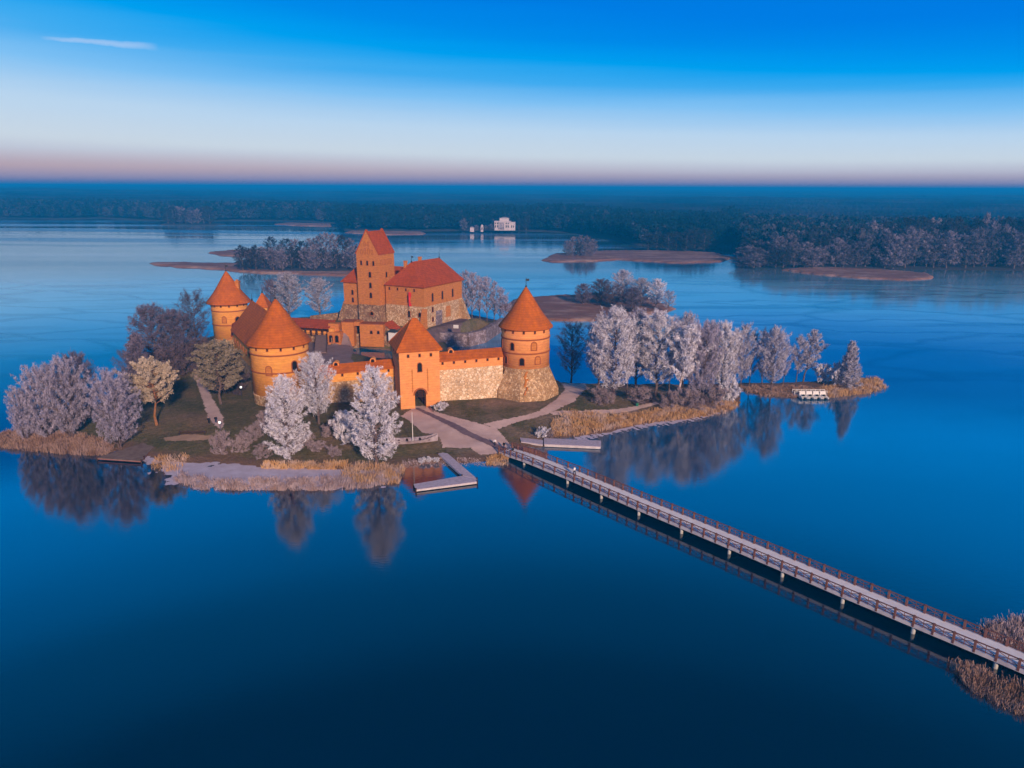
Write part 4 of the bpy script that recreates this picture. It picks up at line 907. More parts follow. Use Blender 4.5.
m.tube([(S / 2 - 0.5, Dp / 2, A_ + 0.05), (S / 2 + 0.5, Dp / 2, A_ + 0.05)], [0.15, 0.15], 6)
m.build('ridge_tiles', TILE, g)
fn = math.radians(-90); ln = math.radians(180)
for x in (2.2, 5.0, 7.8): window(g, x, 0.0, E_ - 1.35, fn, 0.4, 0.65, arch=False, name='loophole')
for y in (2.6, 5.5, 8.4): window(g, 0.0, y, E_ - 1.35, ln, 0.4, 0.65, arch=False, name='loophole')
window(g, 4.95, 0.0, 9.5, fn, 1.0, 2.2)
m = MB()
for x in (3.05, 6.85): m.box(x - 0.16, x + 0.16, -0.03, 0.2, 4.4, 10.2)
m.build('drawbridge_slot', BRICKD, g)
m = MB()
for i in range(11):
    a = math.pi * i / 10; a2 = math.pi * (i + 1) / 10
    if i < 10: m.bar((4.95 + 1.62 * math.cos(a), -0.04, 3.6 + 1.62 * math.sin(a)), (4.95 + 1.62 * math.cos(a2), -0.04, 3.6 + 1.62 * math.sin(a2)), 0.2, 0.36)
m.build('arch_surround', BRICKR, g)

# curtain walls
def curtain(p0, p1, zb0, zb1, ze0, ze1, zbr0, zbr1, label, stone, brick, dormers=(), th=2.6, roof_over=3.2, nh=6, endcap=False):
    p0, p1 = Vector(p0), Vector(p1); L = (p1 - p0).length; ang = math.atan2(p1.y - p0.y, p1.x - p0.x)
    c = empty('curtain_wall', (p0.x, p0.y, 0), ang); tag(c, label, 'wall', 'curtain walls of the castle')
    def slab(x0, x1, y0, y1, za, zb_, zc, zd):
        m = MB(); m.add([(x0, y0, za), (x1, y0, zb_), (x1, y1, zb_), (x0, y1, za), (x0, y0, zc), (x1, y0, zd), (x1, y1, zd), (x0, y1, zc)], [(0, 3, 2, 1), (4, 5, 6, 7), (0, 1, 5, 4), (1, 2, 6, 5), (2, 3, 7, 6), (3, 0, 4, 7)]); return m
    slab(0, L, 0, th, zb0 - 1.5, zb1 - 1.5, zbr0, zbr1).build('stone_wall', stone, c)
    slab(0, L, -0.12, th, zbr0, zbr1, ze0, ze1).build('brick_parapet', brick, c)
    rz0, rz1 = ze0 + 1.7, ze1 + 1.7
    m = MB(); y0, y1, ym = -0.55, th + 1.8, th * 0.5 + 0.9
    vs = [(-0.05, y0, ze0 - 0.05), (L + 0.05, y0, ze1 - 0.05), (L + 0.05, ym, rz1), (-0.05, ym, rz0), (-0.05, y1, ze0), (L + 0.05, y1, ze1), (-0.05, y0, ze0 - 0.25), (L + 0.05, y0, ze1 - 0.25), (-0.05, y1, ze0 - 0.2), (L + 0.05, y1, ze1 - 0.2)]
    m.add(vs, [(0, 1, 2, 3), (3, 2, 5, 4), (6, 7, 1, 0), (4, 5, 9, 8), (6, 0, 3, 4, 8), (7, 9, 5, 2, 1), (6, 8, 9, 7)]); m.build('roof', TILE, c)
    for k in range(nh):
        f = (k + 0.6) / nh; z = (ze0 - 1.0) * (1 - f) + (ze1 - 1.0) * f
        window(c, L * f, -0.12, z, fn, 0.34, 0.55, arch=False, name='loophole')
    for f in dormers:
        x = L * f; z = ze0 * (1 - f) + ze1 * f + 1.0
        m = MB(); rr_ = 0.75
        pts = [(x - rr_, z - 0.6), (x + rr_, z - 0.6)] + [(x + rr_ * math.cos(a), z + 0.7 + rr_ * math.sin(a)) for a in [math.pi * i / 8 for i in range(9)]]
        n = len(pts); m.add([(u, ym - 0.5, v) for u, v in pts] + [(u, ym + 1.4, v) for u, v in pts], [tuple(range(n)), tuple(reversed(range(n, 2 * n)))] + [(i, n + i, n + (i + 1) % n, (i + 1) % n) for i in range(n)])
        d = m.build('dormer', BRICKG, c); window(d, x, ym - 0.5, z + 0.1, fn, 0.75, 1.05, name='opening')
    return c
GR_ = GO + Vector((math.cos(GA) * S, math.sin(GA) * S, 0))       # front right corner of the gate
pr0 = GR_ + Vector((-math.sin(GA), math.cos(GA), 0)) * 4.5
curtain((pr0.x - 0.02, pr0.y), (-2.4, 180.6), 1.8, 1.8, 12.6, 13.2, 10.1, 10.7, 'curtain wall right of the gate tower, pale fieldstone under a brick band', STONEP, BRICKG, dormers=(0.24,))
pl1 = GO + Vector((-math.sin(GA), math.cos(GA), 0)) * 7.8
curtain((-52.6, 174.2), (pl1.x, pl1.y), 1.8, 1.8, 9.2, 11.0, 6.9, 8.5, 'curtain wall left of the gate tower, half hidden by frosted trees', STONE, BRICK, dormers=(0.36, 0.76))
# short brick pier against the right round tower
m = MB(); m.prism([(0, 0), (2.6, 0.2), (2.6, 3.2), (0, 3.0)], -1.5, 13.4); pier = None
# west curtain between wing and far left tower
def low_wall(name, pts, th, z0, z1, mat, label, cap=None):
    c = empty(name, (pts[0][0], pts[0][1], 0)); tag(c, label, 'wall')
    m = MB(); k = MB()
    for i in range(len(pts) - 1):
        a, b = Vector((pts[i][0] - pts[0][0], pts[i][1] - pts[0][1], 0)), Vector((pts[i + 1][0] - pts[0][0], pts[i + 1][1] - pts[0][1], 0))
        d = (b - a).normalized(); n_ = Vector((-d.y, d.x, 0)) * th / 2
        ext = d * (0.02 * (i + 1)); za = z1[i]; zc = z1[i + 1]
        vs = [(p + q + Vector((0, 0, z))) for p, z in ((a - ext, z0), (b + ext, z0)) for q in (-n_, n_)] + [(p + q * 0.8 + Vector((0, 0, z))) for p, z in ((a - ext, za), (b + ext, zc)) for q in (-n_, n_)]
        m.add(vs, [(0, 1, 3, 2), (4, 6, 7, 5), (0, 2, 6, 4), (1, 5, 7, 3), (0, 4, 5, 1), (2, 3, 7, 6)])
        if cap:
            vs = [(p + q * 1.3 + Vector((0, 0, z))) for p, z in ((a - ext, za + 0.004), (b + ext, zc + 0.004)) for q in (-n_, n_)] + [(p + Vector((0, 0, z + 0.8))) for p, z in ((a - ext, za), (b + ext, zc))]
            k.add(vs, [(0, 2, 3, 1), (0, 4, 5, 2), (1, 3, 5, 4), (0, 1, 4), (2, 5, 3)])
    m.build('masonry', mat, c)
    if cap: k.build('coping', cap, c)
    return c
low_wall('stone_wall', [(-86.5, 221), (-94.5, 243)], 2.2, 0.5, [9.5, 9.5], STONED, 'short stretch of old curtain wall reaching the far left round tower', TILED)

# west wing building
WO = Vector((-69.3, 188.5, 1.8)); WAx = math.atan2(217 - 188.5, -85.5 + 69.3)     # local x runs north along the west wall
w = empty('west_wing', WO, WAx); tag(w, 'long castle wing with steep dark red roof between the two left round towers', 'building')
L_, Wd = 33.5, 12.0
m = MB(); m.box(-1.0, L_, -Wd, 0, -1.5, 4.4); m.build('stone_wall', STONE, w)
m = MB(); m.box(-1.0, L_ + 0.02, -Wd - 0.02, 0.02, 4.4, 10.3); m.build('brick_wall', BRICK, w)
m = MB(); m.hip(-1.5, L_ + 0.6, -Wd - 0.6, 0.6, 10.3, 3.0, L_ - 2.5, -Wd / 2, -Wd / 2, 19.6); m.build('roof', TILE, w)
for i in range(7): window(w, 3 + i * 4.5, 0.02, 7.0, math.radians(90), 0.7, 1.6)
for i in range(7): window(w, 3 + i * 4.5, -Wd - 0.02, 6.0, math.radians(-90), 0.9, 1.7)
finial(w, L_ - 2.5, -Wd / 2, 19.8, 1.8, False)
# stair turret
t = empty('stair_turret', (-82.6, 237.0, 0.8)); tag(t, 'little square stair turret with a pointed red roof behind the west wing', 'tower')
m = MB(); m.box(-1.8, 1.8, -1.8, 1.8, -1, 15.6); m.build('wall', BRICK, t, rz=None)
m = MB(); m.hip(-2.4, 2.4, -2.4, 2.4, 15.6, -0.05, 0.05, 0, 0, 20.4); m.build('roof', TILE, t)
window(t, 0.2, -1.8, 12.3, fn, 1.2, 1.9); window(t, 1.8, 0, 12.3, 0, 1.1, 1.9); window(t, 0.2, -1.8, 7.0, fn, 0.8, 1.5)
finial(t, 0, 0, 20.5, 1.4, False)

# ---------------- palace
PU = math.radians(-24)
# keep tower
dk = empty('keep_tower', (-47.4, 256.5, 6.5), PU); tag(dk, 'tall square keep of the palace with steep gabled roof, highest building of the castle', 'tower')
# local x: along the left (gabled) face towards the near corner is 0, extends to -W; y: back
KW, KE, KR = 9.3, 25.4, 33.2
m = MB(); m.box(-KW - 0.1, 0.1, -0.1, KW + 0.9, -2, 7.3); m.build('stone_wall', STONED, dk)
m = MB(); x0, x1, y0, y1 = -KW, 0, 0, KW + 0.8
m.box(x0, x1, y0, y1, 7.3, KE)
for y in (y0, y1 - 0.5): m.add([(x0, y, KE), (x1, y, KE), ((x0 + x1) / 2, y, KR + 0.5), (x0, y + 0.5, KE), (x1, y + 0.5, KE), ((x0 + x1) / 2, y + 0.5, KR + 0.5)], [(0, 1, 2), (5, 4, 3), (1, 4, 5, 2), (0, 2, 5, 3)])
m.build('brick_wall', BRICKD, dk)
m = MB(); xm = (x0 + x1) / 2
m.add([(x0 - 0.35, y0 + 0.5, KE - 0.2), (xm, y0 + 0.5, KR), (x1 + 0.35, y0 + 0.5, KE - 0.2), (x0 - 0.35, y1 - 0.5, KE - 0.2), (xm, y1 - 0.5, KR), (x1 + 0.35, y1 - 0.5, KE - 0.2)], [(0, 1, 4, 3), (1, 2, 5, 4), (0, 2, 1), (3, 4, 5), (0, 3, 5, 2)])
m.build('roof', TILED, dk)
m = MB()
for y in (y0 + 0.25, y1 - 0.25):
    m = MB(); m.bar((x0 - 0.3, y, KE - 0.1), (xm, y, KR + 0.62), 0.7, 0.28); m.bar((xm, y, KR + 0.62), (x1 + 0.3, y, KE - 0.1), 0.7, 0.28); m.build('gable_coping', TILED, dk)

for k in (-0.28, 0.0, 0.28): window(dk, xm + k * KW, y0, 21.4, fn, 0.7, 1.6)
for k in (-0.24, -0.08, 0.08, 0.24): window(dk, xm + k * KW, y0, 25.4, fn, 0.55, 1.9 if abs(k) < .2 else 1.4, blind=True)
for k in (-0.08, 0.08): window(dk, xm + k * KW, y0, 28.2, fn, 0.45, 1.4, blind=True)
for z in (17.2, 13.4, 9.8): window(dk, xm + 0.9, y0, z, fn, 0.95, 1.9)
for k in (0.2, 0.42, 0.62, 0.82): window(dk, x1, y0 + k * KW, 21.6, 0, 0.7, 1.7, blind=True)
for z in (17.0, 13.4, 9.8): window(dk, x1, y0 + 0.5 * KW, z, 0, 0.9, 1.8)
window(dk, xm + 1.0, y0 - 0.1, 3.6, fn, 1.3, 1.2)
# right wing
PU2 = math.radians(-28)
rw = empty('palace_wing', (-30.9, 250.6, 6.0), PU2); tag(rw, 'right palace wing with big red hipped roof, pale stone lower walls and red flag', 'building', 'palace wings')
RWx, RWy = 16.6, 25.0
m = MB(); m.box(-RWx - 0.06, 0.06, -0.06, RWy + 0.06, -2, 8.2); m.build('stone_wall', STONEH, rw)
m = MB(); m.box(-RWx, 0, 0, RWy, 8.2, 15.0); m.build('brick_wall', BRICKD, rw)
m = MB(); m.hip(-RWx, 0.7, -0.7, RWy + 0.7, 15.0, -7.6, -7.6, 3.8, RWy - 3.5, 23.3); m.build('roof', TILED, rw)
finial(rw, -7.6, 3.8, 23.4, 2.2); finial(rw, -7.6, RWy - 3.5, 23.4, 2.2, False)
for y in (2.6, 11.5): m = MB(); m.box(-10.2, -9.4, y, y + 1.2, 18, 23.3 if y < 5 else 24.0); m.box(-10.3, -9.3, y - 0.1, y + 1.3, 23.3 if y < 5 else 24.0, 23.6 if y < 5 else 24.3); m.build('chimney', BRICKD, rw)
for y in (5.2, 11.5, 18.4): window(rw, 0, y, 9.6, 0, 0.95, 2.9)
for y, z, w_, h_ in ((5.0, 5.8, 0.9, 1.8), (5.0, 2.4, 0.9, 1.6)): window(rw, 0.06, y, z, 0, w_, h_)
for i in range(4): window(rw, -RWx + 1.8 + i * 3.6, 0, 13.4, fn, 0.5, 0.9, arch=False, name='loophole')
window(rw, -6.6, 0, 9.4, fn, 1.0, 2.6); window(rw, -6.5, -0.06, 4.2, fn, 1.0, 2.2); window(rw, -1.9, -0.06, 4.6, fn, 1.2, 1.5)
# ruined stone niches and brick patches on the right face
for (y, z, w_, h_) in ((9.0, 0.2, 4.2, 5.6), (15.2, 2.6, 3.2, 4.0)):
    m = MB(); m.box(0.0, 0.13, y - w_ / 2, y + w_ / 2, z, z + h_ * 0.72); m.box(0.0, 0.16, y - w_ / 2 + 0.2, y + w_ / 2 - 0.1, z + h_ * 0.74, z + h_); m.build('brick_patch', BRICKD if z > 1 else STONEG, rw)
# buttresses
def buttress(parent, pts, z0, z1, mat):
    """pts: wall line a,b and outward vector n, depth at the foot"""
    (ax, ay), (bx, by), (nx, ny), dep = pts
    m = MB(); m.add([(ax, ay, z0), (bx, by, z0), (bx + nx * dep, by + ny * dep, z0), (ax + nx * dep, ay + ny * dep, z0), (ax, ay, z1), (bx, by, z1), (bx + nx * 0.3, by + ny * 0.3, z1), (ax + nx * 0.3, ay + ny * 0.3, z1)],
                   [(0, 3, 2, 1), (4, 5, 6, 7), (0, 1, 5, 4), (1, 2, 6, 5), (2, 3, 7, 6), (3, 0, 4, 7)]); m.build('buttress', mat, parent)
buttress(rw, ((0.0, RWy - 1.8), (0.0, RWy), (1, 0), 5.0), -2, 8.4, STONE)
buttress(rw, ((-0.8, 0.0), (1.2, 0.0), (0.0, -1), 3.2), -2, 7.6, BRICKD)
# flag
fl = empty('flag', (-36.6, 252.6, 6.4)); tag(fl, 'red flag on a thin pole against the palace wing', 'flag')
m = MB(); m.tube([(0, 0, 0), (0, 0, 13.5)], [0.07, 0.05], 6); m.build('pole', METAL, fl)
m = MB(); n = 8
for i in range(n):
    z = 12.8 - i * 0.62; m.add([(0.0, -0.02, z), (0.8 + 0.25 * math.sin(i), -0.02 - 0.2 * math.sin(i * 1.3), z), (0.8 + 0.25 * math.sin(i + 1), -0.02 - 0.2 * math.sin((i + 1) * 1.3), z - 0.62), (0.0, -0.02, z - 0.62)], [(0, 3, 2, 1)])
m.build('cloth', REDF, fl)
# left wing and back range
lw = empty('palace_wing', (-56.6, 262.5, 6.5), PU); tag(lw, 'narrow left palace wing half hidden by the keep', 'building', 'palace wings')
m = MB(); m.box(-6.2, 4.5, 0, 22, -2, 6.5); m.build('stone_wall', STONED, lw)
m = MB(); m.box(-6.15, 4.45, 0.05, 21.95, 6.5, 14.6); m.build('brick_wall', BRICKD, lw)
m = MB(); m.hip(-6.9, 5.2, -0.7, 22.6, 14.6, -0.85, -0.85, 5.5, 16.5, 22.0); m.build('roof', TILED, lw)
for z in (10.2, 7.4): window(lw, -2.2, 0.05, z, fn, 0.8, 1.7)
buttress(lw, ((-6.2, 0.0), (-6.2, 3.0), (-1, 0), 4.2), -2, 7.5, STONED)
bw = empty('palace_wing', (-50.5, 272.0, 6.5), PU); tag(bw, 'rear range of the palace whose roof shows between the keep and the right wing', 'building', 'palace wings')
m = MB(); m.box(0.5, 20.0, 0, 9, -2, 14.0); m.build('brick_wall', BRICKD, bw)
m = MB(); m.hip(-0.3, 20.7, -0.7, 9.7, 14.0, 3, 17.5, 4.5, 4.5, 19.5); m.build('roof', TILED, bw)

# forebuildings in front of the keep
fb = empty('forebuilding', (-59.4, 246.8, 4.0), math.radians(-6)); tag(fb, 'low brick gatehouse ruin with a dark arch in front of the keep', 'building')
m = MB(); m.box(0.0, 4.3, 0, 5, -3, 5.5); m.box(4.3, 6.4, 0.6, 5, 4.2, 5.6); m.box(6.4, 14.8, 0.2, 4.4, -3, 4.9); m.box(0.0, 14.8, 4.4, 5.0, -3, 3.6); m.build('wall', BRICKD, fb)
m = MB(); m.box(4.45, 6.25, 3.2, 3.3, -1, 4.2); m.build('door', DARK, fb)
m = MB(); m.box(-0.15, 4.45, -0.15, 5.15, 5.5, 5.7); m.box(6.25, 14.95, 0.05, 4.55, 4.9, 5.1); m.build('coping', BRICKR, fb)
window(fb, 10.5, 0.2, 1.6, fn, 0.8, 1.1); window(fb, 13.0, 0.2, 1.6, fn, 0.8, 1.1)
sh = empty('lean_to', (-44.6, 248.0, 4.2), math.radians(-24)); tag(sh, 'small stone lean-to with sloping red roof at the foot of the keep', 'building')
m = MB(); m.add([(0, 0, -3), (4.4, 0, -3), (4.4, 5, -3), (0, 5, -3), (0, 0, 4.4), (4.4, 0, 1.4), (4.4, 5, 1.4), (0, 5, 4.4)], [(0, 3, 2, 1), (4, 5, 6, 7), (0, 1, 5, 4), (1, 2, 6, 5), (2, 3, 7, 6), (3, 0, 4, 7)]); m.build('wall', STONED, sh)
m = MB(); m.add([(-0.3, -0.4, 4.7), (4.8, -0.4, 1.25), (4.8, 5.3, 1.25), (-0.3, 5.3, 4.7), (-0.3, -0.4, 4.95), (4.8, -0.4, 1.5), (4.8, 5.3, 1.5), (-0.3, 5.3, 4.95)], [(0, 3, 2, 1), (4, 5, 6, 7), (0, 1, 5, 4), (1, 2, 6, 5), (2, 3, 7, 6), (3, 0, 4, 7)]); m.build('roof', TILED, sh)
ht = empty('kiosk', (-41.0, 243.5, 4.6), math.radians(-20)); tag(ht, 'little white hut with a dark roof left of the gate tower roof', 'hut')
m = MB(); m.box(-1.3, 1.3, -1.0, 1.0, -1, 2.2); m.build('wall', WHITEP, ht)
m = MB(); m.hip(-1.6, 1.6, -1.3, 1.3, 2.2, -0.8, 0.8, 0, 0, 3.2, 0.1); m.build('roof', METAL, ht)
fk = empty('brick_block', (-63.8, 244.2, 2.4), math.radians(-8)); tag(fk, 'low square brick block with two vaulted bays left of the arch ruin', 'building')
m = MB(); m.box(0, 4.6, 0, 4, -2, 4.0); m.box(-0.6, 3.2, 2.5, 5.5, 4.0, 6.6); m.build('wall', BRICKD, fk)
for x in (1.2, 3.3): window(fk, x, 0, 0.6, fn, 1.2, 2.4)
# gallery with timber arcade
ga = empty('timber_gallery', (-81.5, 251.0, 1.2), math.radians(-16)); tag(ga, 'tiled open timber gallery along the back of the west courtyard', 'building')
GL = 18.5
m = MB(); m.box(0, GL, 0, 4, -2, 3.0); m.build('stone_wall', STONED, ga)
m = MB(); m.box(0, GL, 3.6, 4.0, 3.0, 6.2); m.build('back_wall', PLASTER if False else BRICK, ga)
for i in range(9):
    m = MB(); x = 0.3 + i * (GL - 0.6) / 8; m.box(x - 0.16, x + 0.16, 0.1, 0.42, 3.0, 6.0); m.build('post', WOODD, ga)
m = MB(); m.box(0, GL, 0.12, 0.3, 4.0, 4.15); m.box(0, GL, 0.05, 0.45, 6.0, 6.25); m.build('rail', WOODD, ga)
m = MB(); m.add([(-0.3, -0.6, 6.1), (GL + 0.3, -0.6, 6.1), (GL + 0.3, 4.6, 8.1), (-0.3, 4.6, 8.1), (-0.3, -0.6, 6.35), (GL + 0.3, -0.6, 6.35), (GL + 0.3, 4.6, 8.35), (-0.3, 4.6, 8.35)], [(0, 3, 2, 1), (4, 5, 6, 7), (0, 1, 5, 4), (1, 2, 6, 5), (2, 3, 7, 6), (3, 0, 4, 7)]); m.build('roof', TILED, ga)
m = MB(); m.box(GL + 0.35, GL + 2.2, -0.6, 3.0, -2, 6.3); m.build('end_pier', BRICK, ga)
# walls and courtyard bridge
low_wall('stone_wall', [(-78, 276), (-66, 272), (-63.5, 266)], 1.4, 2.0, [6.6, 8.6, 10.5], STONED, 'old stone wall climbing to the left palace wing')
rp_ = [at(440, 345, 0.5), at(467, 345, 0.5), at(483, 341, 0.5), at(503, 327.5, 0.5)]
low_wall('retaining_wall', rp_, 2.6, -1.5, [5.2, 4.8, 4.8, 4.4], STONEG, 'frosty stone retaining wall of the inner moat below the palace')
rp2 = [at(331, 346, 1.5), at(360, 344, 1.0), at(393, 347, 1.0)]
low_wall('retaining_wall', rp2, 2.0, -1.5, [4.6, 5.0, 5.0], STONED, 'brown stone retaining wall in front of the brick ruins')
cb = empty('courtyard_bridge', (*at(316, 353, 2.6), 2.6), math.radians(0)); tag(cb, 'plank ramp bridging the inner moat from the west courtyard', 'bridge')
q0, q1 = Vector((*at(320.5, 353, 2.6), 0)), Vector((*at(321.5, 335.5, 4.8), 2.2)); base_ = Vector((*at(316, 353, 2.6), 0))
m = MB(); m.bar(q0 - base_, q1 - base_, 3.8, 0.3); m.build('deck', material('ramp_planks', (0.26, 0.17, 0.15), 0.9, (0.2, 0.13, 0.12), scale=1.0), cb)
for sgn in (-1, 1):
    m = MB(); dd = (q1 - q0).normalized(); sd = Vector((dd.y, -dd.x, 0)) * 1.95 * sgn
    m.bar(q0 - base_ + sd + Vector((0, 0, 1.1)), q1 - base_ + sd + Vector((0, 0, 1.1)), 0.1, 0.1)
    for i in range(7): p = q0 - base_ + (q1 - q0) * i / 6 + sd; m.bar(p, p + Vector((0, 0, 1.1)), 0.12, 0.12)
    m.build('railing', WOODD, cb)
sg = empty('signboard', (*at(456, 330, 6.6), 6.6), math.radians(-10)); tag(sg, 'small white display board on the terrace under the palace wing', 'sign')
m = MB(); m.box(-0.9, 0.9, -0.05, 0.05, 0.6, 1.8); m.build('board', WHITEP, sg)
m = MB(); m.box(-0.8, -0.7, 0.05, 0.15, 0, 1.8); m.box(0.7, 0.8, 0.05, 0.15, 0, 1.8); m.build('frame', METAL, sg)

# ------------------------------------------------------------------ footbridge
pp = [(-2.6, 143.6), (2.3, 138.0), (10.5, 128.4), (16.2, 121.6), (21.9, 114.7), (27.8, 107.9), (33.7, 101.1), (39.5, 94.3), (45.3, 87.4), (51.3, 80.5), (57.4, 73.6), (63.2, 66.6), (69.0, 59.4)]
fbz = 1.55; bw_ = 3.45
br = empty('footbridge', (pp[0][0], pp[0][1], 0)); tag(br, 'long wooden footbridge with frosted deck and brown railings crossing to the island', 'bridge')
Pn = [Vector((x - pp[0][0], y - pp[0][1], 0)) for x, y in pp]
def normal(i):
    a = Pn[max(i - 1, 0)]; b = Pn[min(i + 1, len(Pn) - 1)]; d = (b - a).normalized(); return Vector((-d.y, d.x, 0))   # towards the far side
near = Pn; farp = [p + normal(i) * bw_ for i, p in enumerate(Pn)]
dz_ = [fbz - 0.75 + 0.75 * min(1, i / 1.5) for i in range(len(Pn))]
m = MB(); vs = []
for i in range(len(Pn)):
    for p in (near[i], farp[i]):
        vs += [(p.x, p.y, dz_[i]), (p.x, p.y, dz_[i] - 0.18)]
fs = []
for i in range(len(Pn) - 1):
    a = i * 4; b = a + 4; fs += [(a, b, b + 2, a + 2), (a + 1, a + 3, b + 3, b + 1), (a, a + 1, b + 1, b), (a + 2, b + 2, b + 3, a + 3)]
m.add(vs, fs); m.build('deck', DECKF, br)
rb = random.Random(4)
for side, P_ in (('near', near), ('far', farp)):
    sgn = -1 if side == 'near' else 1
    bm = MB(); rl = MB(); posts = []
    for i in range(len(Pn) - 1):
        nn = normal(i) * sgn; a = P_[i] + nn * 0.12; b = P_[i + 1] + normal(i + 1) * sgn * 0.12
        za, zb2 = dz_[i], dz_[i + 1]
        bm.bar(a + Vector((0, 0, za - 0.22)), b + Vector((0, 0, zb2 - 0.22)), 0.2, 0.46)
        up = lambda z: Vector((0, 0, z))
        rl.bar(a + up(za + 1.15), b + up(zb2 + 1.15), 0.16, 0.10)
        rl.bar(a + up(za + 0.22), b + up(zb2 + 0.22), 0.07, 0.09)
        K = 4
        for k in range(K):
            p, q = a + (b - a) * k / K, a + (b - a) * (k + 1) / K; z = za + (zb2 - za) * k / K; z2 = za + (zb2 - za) * (k + 1) / K
            posts.append((p, z)); rl.bar(p + up(z + 0.25), q + up(z2 + 1.08), 0.05, 0.07); rl.bar(p + up(z + 1.08), q + up(z2 + 0.25), 0.05, 0.07)
            rl.bar((p + q) / 2 + up((z + z2) / 2 + 0.05), (p + q) / 2 + up((z + z2) / 2 + 1.1), 0.06, 0.06)
    bm.build('edge_beam', BEAM, br); ro = rl.build('railing', WOODR, br)
    pm = MB().box(-0.13, 0.13, -0.13, 0.13, -0.35, 1.25).mesh('post', WOODR)
    for p, z in posts: link('post', pm, ro, (p.x, p.y, z), math.atan2(Pn[5].y - Pn[4].y, Pn[5].x - Pn[4].x))
m = MB(); m.tube([(0, 0, -3), (0, 0, 1.0)], [0.26, 0.26], 10); pcol = m.mesh('column', CONC)
for i in range(1, len(Pn)):
    c = MB(); a, b = near[i] + normal(i) * 0.1, farp[i] - normal(i) * 0.1
    c.bar(a + Vector((0, 0, dz_[i] - 0.42)), b + Vector((0, 0, dz_[i] - 0.42)), 0.5, 0.4); pi = c.build('pier', CONC, br)
    for f in (0.08, 0.92): q = a + (b - a) * f; link('column', pcol, pi, (q.x, q.y, 0))

# ------------------------------------------------------------------ jetties
def jetty(name, segs, z, th, label, mat=PLANK, piles=True, side=BEAM):
    p0 = segs[0][0]; j = empty(name, (p0[0], p0[1], 0)); tag(j, label, 'jetty', 'jetties round the island')
    for k, poly in enumerate(segs):
        P_ = [(x - p0[0], y - p0[1]) for x, y in poly]
        MB().prism(P_, z - 0.12, z + 0.004 * k).build('deck', mat, j)
        cxx = sum(p[0] for p in P_) / len(P_); cyy = sum(p[1] for p in P_) / len(P_)
        MB().prism([(cxx + (x - cxx) * 0.985, cyy + (y - cyy) * 0.97) for x, y in P_], z - th, z - 0.125).build('float', side, j)
    if piles:
        for poly in segs:
            for x, y in poly: MB().tube([(x - p0[0], y - p0[1], -2), (x - p0[0], y - p0[1], z + 0.25)], [0.12, 0.12], 7).build('pile', WOODD, j)
    return j
Q = lambda *p: [at(a, b, 0.6) for a, b in p]
jetty('jetty', [Q((438, 453.5), (462, 475.5), (477, 478.5), (446, 452)), Q((462, 475.8), (413.5, 484), (416, 489.5), (477.3, 481.5), (477, 478.8))], 0.6, 0.45, 'L-shaped frosted jetty in front of the gate tower')
jetty('jetty', [Q((520, 437.5), (521, 441.5), (543, 444.5), (543, 440))], 0.6, 0.45, 'short grey jetty right of the island end of the bridge', piles=False)
jetty('jetty', [Q((544, 438.5), (544, 444.5), (601, 447), (601, 441))], 0.7, 0.6, 'long grey pontoon right of the short jetty', piles=False)
jetty('jetty', [Q((97, 458), (141, 461), (144, 457), (157, 444), (148, 441.5), (116, 451.5))], 0.6, 0.35, 'brown wedge-shaped jetty on the left shore by the round frosted tree', mat=material('brown_planks', (0.25, 0.18, 0.15), 0.9, (0.18, 0.12, 0.10), scale=1.0), side=material('red_fascia', (0.30, 0.12, 0.10), 0.9))

# pontoon with white pedal boats at the spit
x0_, y0_ = at(797, 396.5, 0.2); x1_, y1_ = at(826, 396.5, 0.2)
pj = empty('jetty', (x0_, y0_, 0)); tag(pj, 'small pontoon with pale railings behind the white pedal boats', 'jetty', 'jetties round the island')
Lp = x1_ - x0_
MB().box(-0.6, Lp + 0.6, 0.6, 2.6, 0.1, 0.55).build('deck', PLANK, pj)
for yy in (0.8, 2.4):
    m = MB(); m.box(-0.5, Lp + 0.5, yy - 0.05, yy + 0.05, 1.5, 1.62); m.box(-0.5, Lp + 0.5, yy - 0.04, yy + 0.04, 1.0, 1.08)
    for i in range(8): x = -0.45 + i * (Lp + 0.9) / 7; m.box(x - 0.06, x + 0.06, yy - 0.06, yy + 0.06, 0.55, 1.6)
    m.build('railing', WHITEP, pj)
def pedal_boat():
    r = empty('pedal_boat', (0, 0, 0))
    for s_ in (-1, 1):
        m = MB(); prof = [(-1.4, 0.0, 0.10), (-1.25, 0.0, 0.24), (0, -0.02, 0.28), (1.2, 0.05, 0.22), (1.55, 0.28, 0.06)]
        m.tube([(s_ * 0.5, -a, 0.2 + z) for a, z, _ in prof], [q for _, _, q in prof], 8); m.build('hull', WHITEP, r, smooth=True)
    m = MB(); m.box(-0.62, 0.62, -0.9, 1.0, 0.42, 0.52); m.add([(-0.6, 0.2, 0.5), (0.6, 0.2, 0.5), (0.6, 0.9, 0.5), (-0.6, 0.9, 0.5), (-0.55, 0.55, 1.25), (0.55, 0.55, 1.25)], [(0, 1, 5, 4), (1, 2, 5), (2, 3, 4, 5), (3, 0, 4)]); m.build('seat', WHITEP, r)
    m = MB(); m.tube([(-0.16, -0.4, 0.45), (0.16, -0.4, 0.45)], [0.42, 0.42], 12); m.build('paddle_wheel', METAL, r)
    return r
pb = pedal_boat()
def copy_tree(o, parent=None):
    c = o.copy(); COL.objects.link(c); c.parent = parent
    for ch in o.children: copy_tree(ch, c)
    return c
NB = 4; PBL = ['leftmost', 'second from left', 'third from left', 'rightmost']
